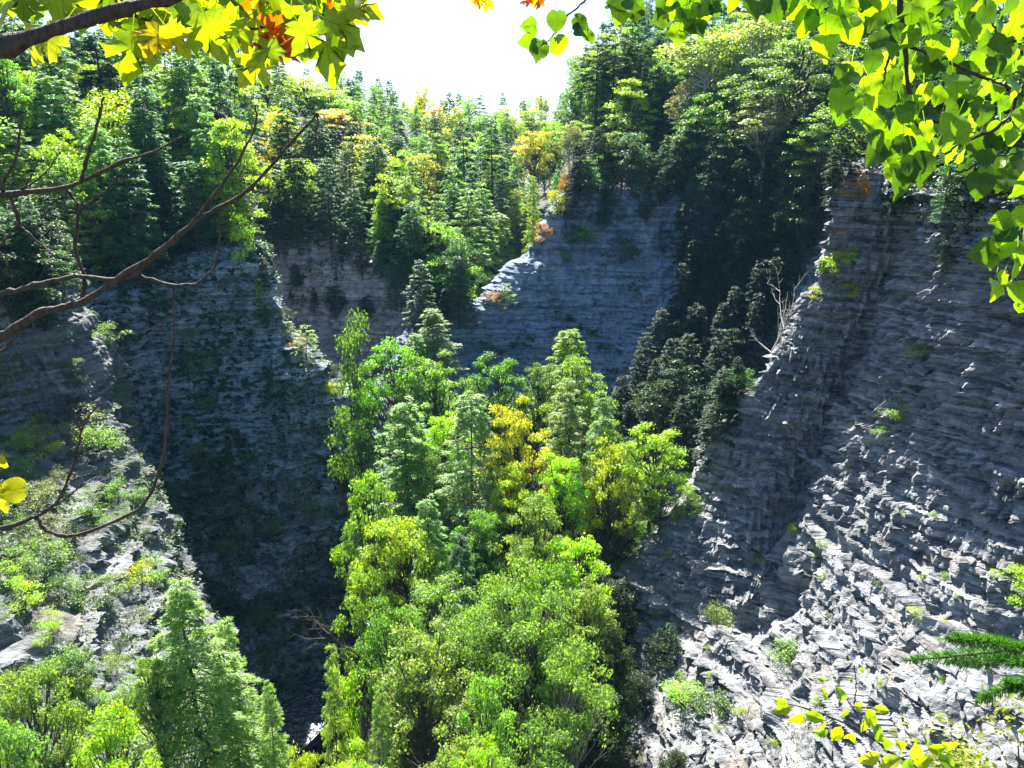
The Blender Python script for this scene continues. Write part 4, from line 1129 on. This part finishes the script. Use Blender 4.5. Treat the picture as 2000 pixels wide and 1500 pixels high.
MAPLE = [(0, 0), (.10, -.03), (.27, -.10), (.26, -.01), (.41, .02), (.33, .12), (.26, .20), (.41, .24), (.47, .34), (.63, .42), (.50, .49), (.46, .62), (.33, .53), (.16, .46), (.19, .62), (.29, .70), (.17, .77), (.11, .87), (0, 1.02)]
def serr(pts, t=.03):
    out = []
    for i in range(len(pts) - 1):
        a, b = np.array(pts[i]), np.array(pts[i + 1])
        out += [tuple(a), tuple(a * .35 + b * .65 + np.array([t, t * .3]))] if 0 < i < len(pts) - 1 else [tuple(a)]
    out.append(tuple(pts[-1])); return out
ASPEN = serr([(0, .02), (.14, -.05), (.32, .0), (.44, .14), (.48, .32), (.44, .5), (.34, .66), (.2, .8), (.09, .9), (0, 1.02)])
OVATE = serr([(0, 0), (.12, .05), (.24, .2), (.29, .4), (.26, .6), (.16, .8), (.06, .94), (0, 1.05)], .02)
maple = [leaf_mesh('maple_leaf', MAPLE, np.array([0, .3]), .2 + .25 * (s % 3), .1 * (s % 2) - .02, .7, s) for s in range(5)]
curled = [leaf_mesh('curled_leaf', MAPLE, np.array([0, .3]), 1.3, .9, .5, s + 9) for s in range(2)]
aspen = [leaf_mesh('aspen_leaf', ASPEN, np.array([0, .38]), .15 + .35 * (s % 3), .12 * (s % 3) - .05, .55, s + 20) for s in range(5)]
ovate = [leaf_mesh('ovate_leaf', OVATE, np.array([0, .45]), .3 + .3 * (s % 2), .35, .15, s + 30) for s in range(3)]
lg = random.Random(99)
def put_leaf(root, meshes, px, py, Y, size_px, tip=None, color=(.1, .25, .01), face=.55):
    """leaf centre seen at (px,py); tip = image direction of its tip, degrees clockwise from straight down"""
    me = lg.choice(meshes)
    s = size_px / FPX * Y
    a = R(tip if tip is not None else lg.gauss(0, 45))
    yd = Vector((-math.sin(a), lg.gauss(0, .35), -math.cos(a))).normalized()
    n = Vector((lg.gauss(0, face), -1, lg.gauss(.35, face)))
    n = (n - yd * n.dot(yd)).normalized(); xd = yd.cross(n)
    m = Matrix((xd, yd, n)).transposed().to_4x4()
    c = Vector(at(px, py, Y)) - yd * s * .45
    o = bpy.data.objects.new('leaf', me); COL.objects.link(o); o.parent = root
    o.matrix_local = Matrix.Translation(c - root.location) @ m @ Matrix.Scale(s, 4)
    o.color = (*color, 1)
    return o
def fill_leaves(root, meshes, inside, box, dist, Yr, sz, cols, nmax, tip=None, face=.55):
    pts = []; t = 0
    while len(pts) < nmax and t < 20000:
        t += 1
        x, y = lg.uniform(box[0], box[1]), lg.uniform(box[2], box[3])
        if not inside(x, y) or any((x - a) ** 2 + (y - b) ** 2 < dist ** 2 for a, b in pts): continue
        pts.append((x, y)); put_leaf(root, meshes, x, y, lg.uniform(*Yr), lg.uniform(*sz), tip() if tip else None, lg.choice(cols), face)
    return pts
MC = [(.12, .20, .008), (.16, .24, .010), (.09, .16, .008), (.24, .28, .010), (.05, .10, .010), (.13, .21, .01)]
AC = [(.085, .20, .008), (.11, .24, .010), (.03, .08, .010), (.14, .27, .012), (.045, .12, .01), (.02, .06, .01)]

# maple branch, upper left
r = thing('maple_branch', at(-40, 110, 2.0), 'thick maple branch with yellow green lobed leaves across the top left corner', 'branch')
twig(r, 'limb', [(-60, 115, 1.72), (0, 95, 1.72), (60, 74, 1.72), (110, 56, 1.72), (200, 28, 1.72), (290, 5, 1.72), (420, -30, 1.72)], 33, 20, 1)
twig(r, 'twig', [(95, 50, 2.05), (170, 25, 2.1), (130, 5, 2.1), (90, 0, 2.1)], 9, 5, 2)
twig(r, 'twig', [(190, 45, 1.95), (255, 28, 1.95), (300, 48, 1.95), (340, 52, 1.95), (390, 32, 1.95), (480, 55, 1.95), (550, 40, 1.95)], 10, 4, 3)
twig(r, 'twig', [(330, -10, 2.1), (350, 20, 2.1), (365, 38, 2.1)], 5, 3, 4)
twig(r, 'twig', [(380, 28, 2.0), (450, 20, 2.0), (530, 5, 2.0), (620, -20, 2.0)], 5, 3, 5)
twig(r, 'twig', [(545, -20, 2.0), (555, 20, 2.0), (560, 60, 2.0), (575, 85, 2.0)], 5, 3, 6)
twig(r, 'twig', [(560, 20, 2.0), (610, 30, 2.0), (650, 50, 2.0)], 4, 2, 7)
bx = [0, 60, 120, 170, 250, 285, 330, 350, 440, 470, 510, 560, 600, 660, 700, 725]
by = [30, 25, 20, 45, 40, 90, 80, 70, 80, 55, 95, 100, 85, 100, 45, 10]
fill_leaves(r, maple, lambda x, y: y < np.interp(x, bx, by) - 14, (-20, 715, -40, 110), 27, (1.85, 2.35), (66, 96), MC, 130)
for x, y, s, t, c in [(256, 108, 88, 5, (.14, .24, .01)), (80, 85, 82, 50, (.26, .32, .01)), (418, 72, 95, -20, (.15, .24, .01)), (300, 78, 75, 20, (.38, .34, .01)), (492, 138, 72, 40, (.20, .28, .01)), (640, 100, 100, -15, (.14, .23, .01)), (610, 78, 90, -35, (.16, .26, .01)), (672, 55, 85, -60, (.13, .22, .01)), (520, 100, 60, 60, (.13, .22, .01)), (345, 80, 70, -30, (.3, .32, .01)), (455, 70, 70, 10, (.17, .27, .01)), (710, 18, 60, -90, (.2, .25, .01))]:
    put_leaf(r, maple, x, y, 1.8, s, t, c, .3)
for x, y in [(520, 85), (545, 75), (560, 95), (535, 60), (575, 78), (590, 62), (550, 100), (508, 20), (640, 2), (530, 95)]:
    o = put_leaf(r, curled, x, y, 1.9, lg.uniform(34, 50), None, lg.choice([(.42, .16, .012), (.30, .10, .012), (.5, .25, .015)]), .8)
    o['label'] = 'curled rusty orange leaf'
# bare branches, left
G1 = 'bare twigs crossing the left side'
r = thing('bare_branch', at(-40, 385, 2.3), 'bare knobbly branch with upright twigs at the left edge, highest of the bare ones', 'branch', G1)
twig(r, 'stem', [(-40, 386, 2.3), (60, 374, 2.3), (140, 362, 2.3), (230, 320, 2.3), (300, 296, 2.3), (355, 268, 2.3)], 12, 3, 11)
twig(r, 'twig', [(158, 355, 2.3), (170, 310, 2.3), (190, 240, 2.3), (203, 188, 2.3)], 8, 4, 12)
twig(r, 'twig', [(5, 375, 2.3), (8, 350, 2.3), (30, 310, 2.3), (43, 225, 2.3)], 8, 4, 13)
twig(r, 'twig', [(130, 370, 2.3), (160, 400, 2.3), (210, 370, 2.3), (230, 340, 2.3)], 6, 2, 14)
twig(r, 'twig', [(40, 378, 2.3), (60, 345, 2.3), (75, 315, 2.3)], 4, 2, 15)
twig(r, 'twig', [(20, 385, 2.3), (40, 440, 2.3), (60, 460, 2.3), (110, 505, 2.3)], 6, 3, 16)
twig(r, 'twig', [(160, 395, 2.3), (150, 440, 2.3), (148, 490, 2.3), (165, 545, 2.3), (160, 585, 2.3)], 6, 9, 17)
twig(r, 'twig', [(40, 372, 2.3), (80, 345, 2.3), (120, 295, 2.3)], 4, 2, 18)
twig(r, 'twig', [(0, 480, 2.3), (20, 455, 2.3), (38, 430, 2.3), (20, 385, 2.3)], 5, 3, 19)
r = thing('bare_branch', at(-40, 680, 2.2), 'long bare branch rising diagonally from the left edge to a hooked tip', 'branch', G1)
twig(r, 'stem', [(-50, 690, 2.2), (0, 660, 2.2), (70, 615, 2.2), (110, 602, 2.2), (165, 588, 2.2), (230, 545, 2.2), (310, 492, 2.2), (400, 420, 2.2), (480, 375, 2.2), (545, 305, 2.2), (621, 222, 2.2)], 20, 4, 21, n=60)
twig(r, 'twig', [(-30, 580, 2.2), (30, 568, 2.2), (90, 552, 2.2), (150, 541, 2.2), (240, 545, 2.2), (300, 505, 2.2), (380, 430, 2.2), (440, 350, 2.2), (478, 290, 2.2), (500, 240, 2.2), (498, 208, 2.2)], 11, 3, 22, n=50)
twig(r, 'twig', [(275, 538, 2.2), (330, 555, 2.2), (375, 556, 2.2), (412, 530, 2.2), (428, 480, 2.2), (426, 425, 2.2)], 6, 3, 23)
twig(r, 'twig', [(621, 222, 2.2), (618, 260, 2.2), (608, 305, 2.2)], 4, 3, 24)
twig(r, 'twig', [(478, 290, 2.2), (482, 265, 2.2), (480, 245, 2.2)], 3, 2, 25)
twig(r, 'twig', [(488, 368, 2.2), (515, 378, 2.2), (540, 398, 2.2)], 3, 2, 26)
twig(r, 'twig', [(-10, 700, 2.2), (25, 665, 2.2), (50, 640, 2.2)], 6, 4, 27)
r = thing('bare_branch', at(-40, 1045, 2.1), 'bare branch curving low across the left side and up into a long vertical whip', 'branch', G1)
twig(r, 'stem', [(-50, 1045, 2.1), (30, 1025, 2.1), (68, 1010, 2.1), (90, 1035, 2.1), (140, 1046, 2.1), (220, 1020, 2.1), (280, 985, 2.1), (312, 920, 2.1), (325, 850, 2.1), (326, 770, 2.1), (330, 735, 2.1), (338, 670, 2.1), (340, 565, 2.1)], 10, 3, 31, n=60)
twig(r, 'twig', [(68, 1010, 2.1), (115, 975, 2.1), (145, 900, 2.1), (160, 840, 2.1), (180, 805, 2.1), (200, 785, 2.1)], 7, 3, 32)
twig(r, 'twig', [(158, 840, 2.1), (148, 815, 2.1), (138, 788, 2.1)], 4, 3, 33)
twig(r, 'twig', [(80, 1000, 2.1), (120, 980, 2.1), (160, 945, 2.1)], 6, 3, 34)
twig(r, 'twig', [(135, 938, 2.1), (165, 930, 2.1), (192, 915, 2.1)], 4, 2, 35)
put_leaf(r, aspen, 22, 958, 2.0, 56, 85, (.22, .24, .010), .3); put_leaf(r, aspen, -4, 905, 2.0, 46, 20, (.25, .22, .012), .2); put_leaf(r, aspen, 5, 990, 2.0, 34, 40, (.30, .3, .02), .3)

# aspen branches, upper right
r = thing('aspen_branch', at(1757, -40, 2.0), 'leafy aspen branch with round backlit leaves hanging in the upper right corner', 'branch')
twig(r, 'stem', [(1755, -40, 2.0), (1762, 60, 2.0), (1770, 110, 2.0), (1774, 170, 2.0), (1785, 230, 2.0), (1800, 265, 2.0)], 12, 4, 41)
twig(r, 'twig', [(1770, 88, 2.0), (1830, 112, 2.0), (1900, 143, 2.0), (1960, 168, 2.0), (2030, 200, 2.0)], 7, 6, 42)
twig(r, 'twig', [(1766, 62, 2.0), (1738, 105, 2.0), (1724, 165, 2.0)], 7, 3, 43)
twig(r, 'twig', [(2030, 120, 2.0), (1985, 190, 2.0), (1978, 220, 2.0), (1940, 255, 2.0), (1880, 277, 2.0), (1850, 300, 2.0), (1830, 305, 2.0)], 8, 3, 44)
twig(r, 'twig', [(1845, 205, 2.0), (1842, 250, 2.0), (1880, 277, 2.0)], 4, 3, 45)
twig(r, 'twig', [(1900, -20, 2.1), (1935, 40, 2.1), (1960, 90, 2.1)], 5, 3, 46)
twig(r, 'twig', [(2020, 215, 2.0), (1990, 222, 2.0), (1975, 222, 2.0)], 6, 5, 47)
twig(r, 'twig', [(1850, 330, 2.0), (1880, 335, 2.0), (1930, 310, 2.0), (1990, 300, 2.0)], 4, 3, 48)
def in_poly(poly):
    def f(x, y):
        c = False; j = len(poly) - 1
        for i in range(len(poly)):
            if (poly[i][1] > y) != (poly[j][1] > y) and x < (poly[j][0] - poly[i][0]) * (y - poly[i][1]) / (poly[j][1] - poly[i][1]) + poly[i][0]: c = not c
            j = i
        return c
    return f
holes = [(1895, 95, 34), (1925, 190, 24), (1725, 300, 14), (1860, 60, 30), (1680, 80, 24), (1830, 150, 22), (1870, 330, 18), (1950, 30, 20)]
tipd = lambda: lg.gauss(0, 42)
fill_leaves(r, aspen, lambda x, y: in_poly([(1640, 150), (1690, 115), (1720, 60), (1700, -30), (2040, -30), (2040, 380), (1985, 375), (1900, 330), (1850, 335), (1800, 340), (1745, 345), (1700, 290), (1680, 250), (1640, 215)])(x, y) and all((x - a) ** 2 + (y - b) ** 2 > q * q for a, b, q in holes), (1630, 2030, -30, 380), 26, (1.8, 2.3), (36, 53), AC, 190, tipd)
for x, y, s, t in [(1760, 352, 62, 5), (1795, 330, 66, -20), (1650, 148, 52, 60), (1645, 195, 55, 10), (1965, 350, 52, 20), (1915, 360, 55, 10)]:
    put_leaf(r, aspen, x, y, 1.85, s, t, lg.choice(AC), .25)
r = thing('aspen_branch', at(1600, -60, 2.1), 'aspen twigs with scattered round leaves along the top edge, left of the leafy corner branch', 'branch')
twig(r, 'twig', [(1500, -40, 2.1), (1540, 0, 2.1), (1590, 15, 2.1), (1615, 15, 2.1), (1640, -10, 2.1), (1650, -40, 2.1)], 5, 4, 51)
twig(r, 'twig', [(1615, 15, 2.1), (1608, 40, 2.1), (1612, 60, 2.1)], 3, 2, 52)
twig(r, 'twig', [(1300, -40, 2.1), (1330, 10, 2.1), (1350, 40, 2.1)], 4, 2, 53)
twig(r, 'twig', [(1420, -40, 2.1), (1370, 5, 2.1), (1290, 30, 2.1)], 4, 2, 54)
for x, y, s, t in [(1210, 22, 52, 10), (1205, 2, 45, 60), (1240, 5, 45, -60), (1242, 28, 30, 40), (1290, 35, 40, 60), (1322, 68, 40, 5), (1318, 15, 50, 40), (1345, 20, 50, -20), (1360, 48, 48, -30), (1372, 25, 45, -10), (1385, 8, 50, -60), (1335, 38, 40, 10), (1300, 8, 45, 40), (1400, 20, 30, -40), (1480, 6, 56, 20), (1515, 22, 46, -30), (1560, 12, 50, 30), (1572, 45, 62, 5), (1588, 40, 40, 20), (1625, 55, 56, 20), (1612, 88, 52, 0), (1640, 25, 52, -60), (1655, 15, 45, -80), (1662, 60, 52, -30), (1700, 5, 60, 20), (1712, 35, 50, 30), (1740, 60, 50, 5), (1600, -2, 50, 0), (1430, 0, 40, 0), (1540, 0, 40, 10), (1690, -5, 50, 10), (1780, 25, 50, -10)]:
    put_leaf(r, aspen, x, y, 2.0, s, t, lg.choice(AC), .4)
r = thing('aspen_branch', at(1160, -60, 2.1), 'small hanging aspen spray with six bright leaves against the white sky', 'branch')
twig(r, 'twig', [(1170, -40, 2.1), (1145, 0, 2.1), (1105, 35, 2.1), (1080, 70, 2.1), (1050, 95, 2.1)], 4, 2, 55)
for x, y, s, t in [(1036, 50, 34, 90), (1032, 80, 36, 80), (1052, 98, 42, 10), (1087, 42, 40, 0), (1092, 92, 42, -20), (1140, 62, 42, -80), (1134, 42, 32, -60), (1152, 70, 30, -40)]:
    put_leaf(r, aspen, x, y, 2.0, s, t, lg.choice(AC), .3)
r = thing('aspen_branch', at(2040, 400, 2.0), 'aspen spray hanging lower at the right edge, below the leafy corner branch', 'branch')
twig(r, 'twig', [(2040, 400, 2.0), (2000, 440, 2.0), (1985, 500, 2.0), (1970, 550, 2.0)], 4, 2, 56)
for x, y, s, t in [(1955, 430, 42, 80), (1992, 425, 45, 60), (1920, 492, 55, 75), (1955, 485, 50, 20), (1975, 470, 50, 40), (1985, 520, 50, -10), (1945, 565, 46, 10), (1990, 568, 50, 0), (1935, 510, 34, 10), (1998, 490, 50, 10), (1960, 455, 45, 60), (1995, 600, 30, 0), (1960, 545, 36, 10)]:
    put_leaf(r, aspen, x, y, 1.95, s, t, lg.choice(AC), .35)
r = thing('maple_twig', at(945, -40, 2.2), 'tiny yellow leaves dangling from a twig at the top edge, centre', 'twig')
twig(r, 'stem', [(905, -40, 2.2), (940, -6, 2.2), (975, -20, 2.2)], 3, 2, 57)
for x, y, s in [(935, 4, 26), (952, 10, 24), (930, 0, 20)]: put_leaf(r, maple, x, y, 2.2, s, None, (.42, .3, .02), .5)
r = thing('maple_twig', at(1045, -40, 2.2), 'few orange tinted leaves poking in at the top edge, right of the tiny yellow ones', 'twig')
twig(r, 'stem', [(1050, -40, 2.2), (1042, -5, 2.2), (1025, -4, 2.2)], 3, 2, 58)
for x, y, s in [(1028, 3, 24), (1050, 5, 26), (1040, 0, 24)]: put_leaf(r, maple, x, y, 2.2, s, 80, (.45, .2, .02), .5)

# birch twig, lower right
BC = [(.16, .27, .012), (.22, .30, .015), (.10, .22, .02), (.26, .34, .05)]
r = thing('birch_twig', at(1860, 1560, 2.6), 'slender twig with small yellow green toothed leaves at the bottom right', 'twig')
_, q1 = twig(r, 'stem', [(1860, 1580, 2.6), (1790, 1500, 2.6), (1740, 1470, 2.6), (1690, 1432, 2.6), (1620, 1400, 2.6), (1560, 1380, 2.6), (1525, 1372, 2.6)], 7, 2, 61)
_, q2 = twig(r, 'twig', [(1690, 1432, 2.6), (1668, 1385, 2.6), (1640, 1352, 2.6)], 4, 2, 62)
_, q3 = twig(r, 'twig', [(1668, 1375, 2.6), (1672, 1340, 2.6), (1668, 1300, 2.6)], 3, 2, 63)
_, q4 = twig(r, 'twig', [(1760, 1480, 2.6), (1830, 1460, 2.6), (1880, 1440, 2.6)], 3, 2, 64)
for x, y, s, t in [(1530, 1385, 46, 90), (1525, 1370, 30, 100), (1560, 1402, 46, 80), (1590, 1400, 44, -80), (1600, 1420, 46, 40), (1635, 1432, 44, 20), (1660, 1440, 42, 0), (1605, 1432, 34, 50), (1642, 1358, 40, 160), (1610, 1355, 30, 150), (1605, 1327, 18, 90), (1683, 1308, 18, 180), (1662, 1328, 12, 0), (1680, 1380, 40, -60), (1700, 1400, 44, -30), (1690, 1415, 34, 30), (1712, 1430, 46, -20), (1720, 1385, 34, -80), (1700, 1480, 52, 70), (1740, 1488, 52, 60), (1760, 1460, 46, 150), (1790, 1470, 50, 170), (1800, 1490, 52, 200), (1830, 1462, 40, -90), (1855, 1455, 36, -100), (1770, 1498, 50, 20), (1720, 1440, 30, 100), (1735, 1455, 40, 140), (1650, 1392, 26, 60), (1810, 1450, 30, 170), (1850, 1490, 50, -60)]:
    put_leaf(r, ovate, x, y, 2.55, s, t, lg.choice(BC), .55)

# spruce sprigs, lower right
def sprig(label, lines, nper, seed, col):
    g = np.random.default_rng(seed)
    r = thing('spruce_branch', at(*lines[0][0]), label, 'branch')
    for k, ln in enumerate(lines):
        o, Q = twig(r, 'twig', ln, 7, 3, seed + k)
        acc = Acc(); n = nper
        t = g.random(n) ** .9 * (len(Q) - 1.01); i = t.astype(int); f = (t - i)[:, None]
        P = Q[i] * (1 - f) + Q[i + 1] * f
        ax = unit(Q[np.minimum(i + 1, len(Q) - 1)] - Q[i])
        rd = unit(g.normal(0, 1, (n, 3)) * [1, 1, .9] + [0, 0, .25]); rd = unit(rd - (rd * ax).sum(1)[:, None] * ax)
        d = unit(rd + ax * .7); L = .026 * (.7 + .5 * g.random(n)) * np.clip((len(Q) - t) / 5, .45, 1)
        nm = unit(np.cross(d, g.normal(0, 1, (n, 3))))
        V, F = leaves_quads(P, d, nm, L, np.full(n, .0017))
        c = link('needles', mesh_np('needles', V - np.array(r.location), F, M['needle']), r); c.color = (*col, 1)
sprig('dark green spruce sprig pointing left into the view at the lower right', [[(2060, 1255, 1.7), (1990, 1268, 1.7), (1880, 1280, 1.7), (1765, 1290, 1.7)], [(1990, 1268, 1.7), (1930, 1255, 1.65), (1850, 1248, 1.62)], [(2040, 1300, 1.7), (1960, 1290, 1.75), (1850, 1296, 1.8)]], 1500, 71, (.04, .15, .012))
sprig('smaller spruce sprig drooping below the dark one at the right edge', [[(2060, 1290, 1.8), (2000, 1330, 1.8), (1950, 1350, 1.8), (1905, 1372, 1.8)], [(2060, 1330, 1.8), (2010, 1350, 1.8), (1960, 1330, 1.8)]], 1100, 81, (.05, .17, .02))
perch('shrub', 1985, 1640, 330, 420, (.16, .24, .015), 'yellow green bush filling the bottom right corner', var=0)
perch('shrub', 1900, 1600, 150, 200, (.26, .34, .03), 'lower yellowish bush left of the bottom right corner bush', var=2)


# ------------------------------------------------------------------ thin blue air in the gorge
m, nt, N_, L_, out_ = mat_new('haze')
pv = N_.new('ShaderNodeVolumePrincipled')
pv.inputs['Color'].default_value = (.28, .62, 1.0, 1)
pv.inputs['Density'].default_value = .00006
pv.inputs['Anisotropy'].default_value = .1
L_.new(pv.outputs[0], out_.inputs['Volume'])
x0, x1, y0, y1, z0, z1 = -4200, 4200, -700, 6200, -91, 95
V = np.array([(x, y, z) for x in (x0, x1) for y in (y0, y1) for z in (z0, z1)], float)
F = np.array([(0, 1, 3, 2), (4, 6, 7, 5), (0, 4, 5, 1), (2, 3, 7, 6), (0, 2, 6, 4), (1, 5, 7, 3)])
o = link('haze', mesh_np('haze', V, F, m)); tag(o, 'thin blue haze filling the gorge', kind='stuff')
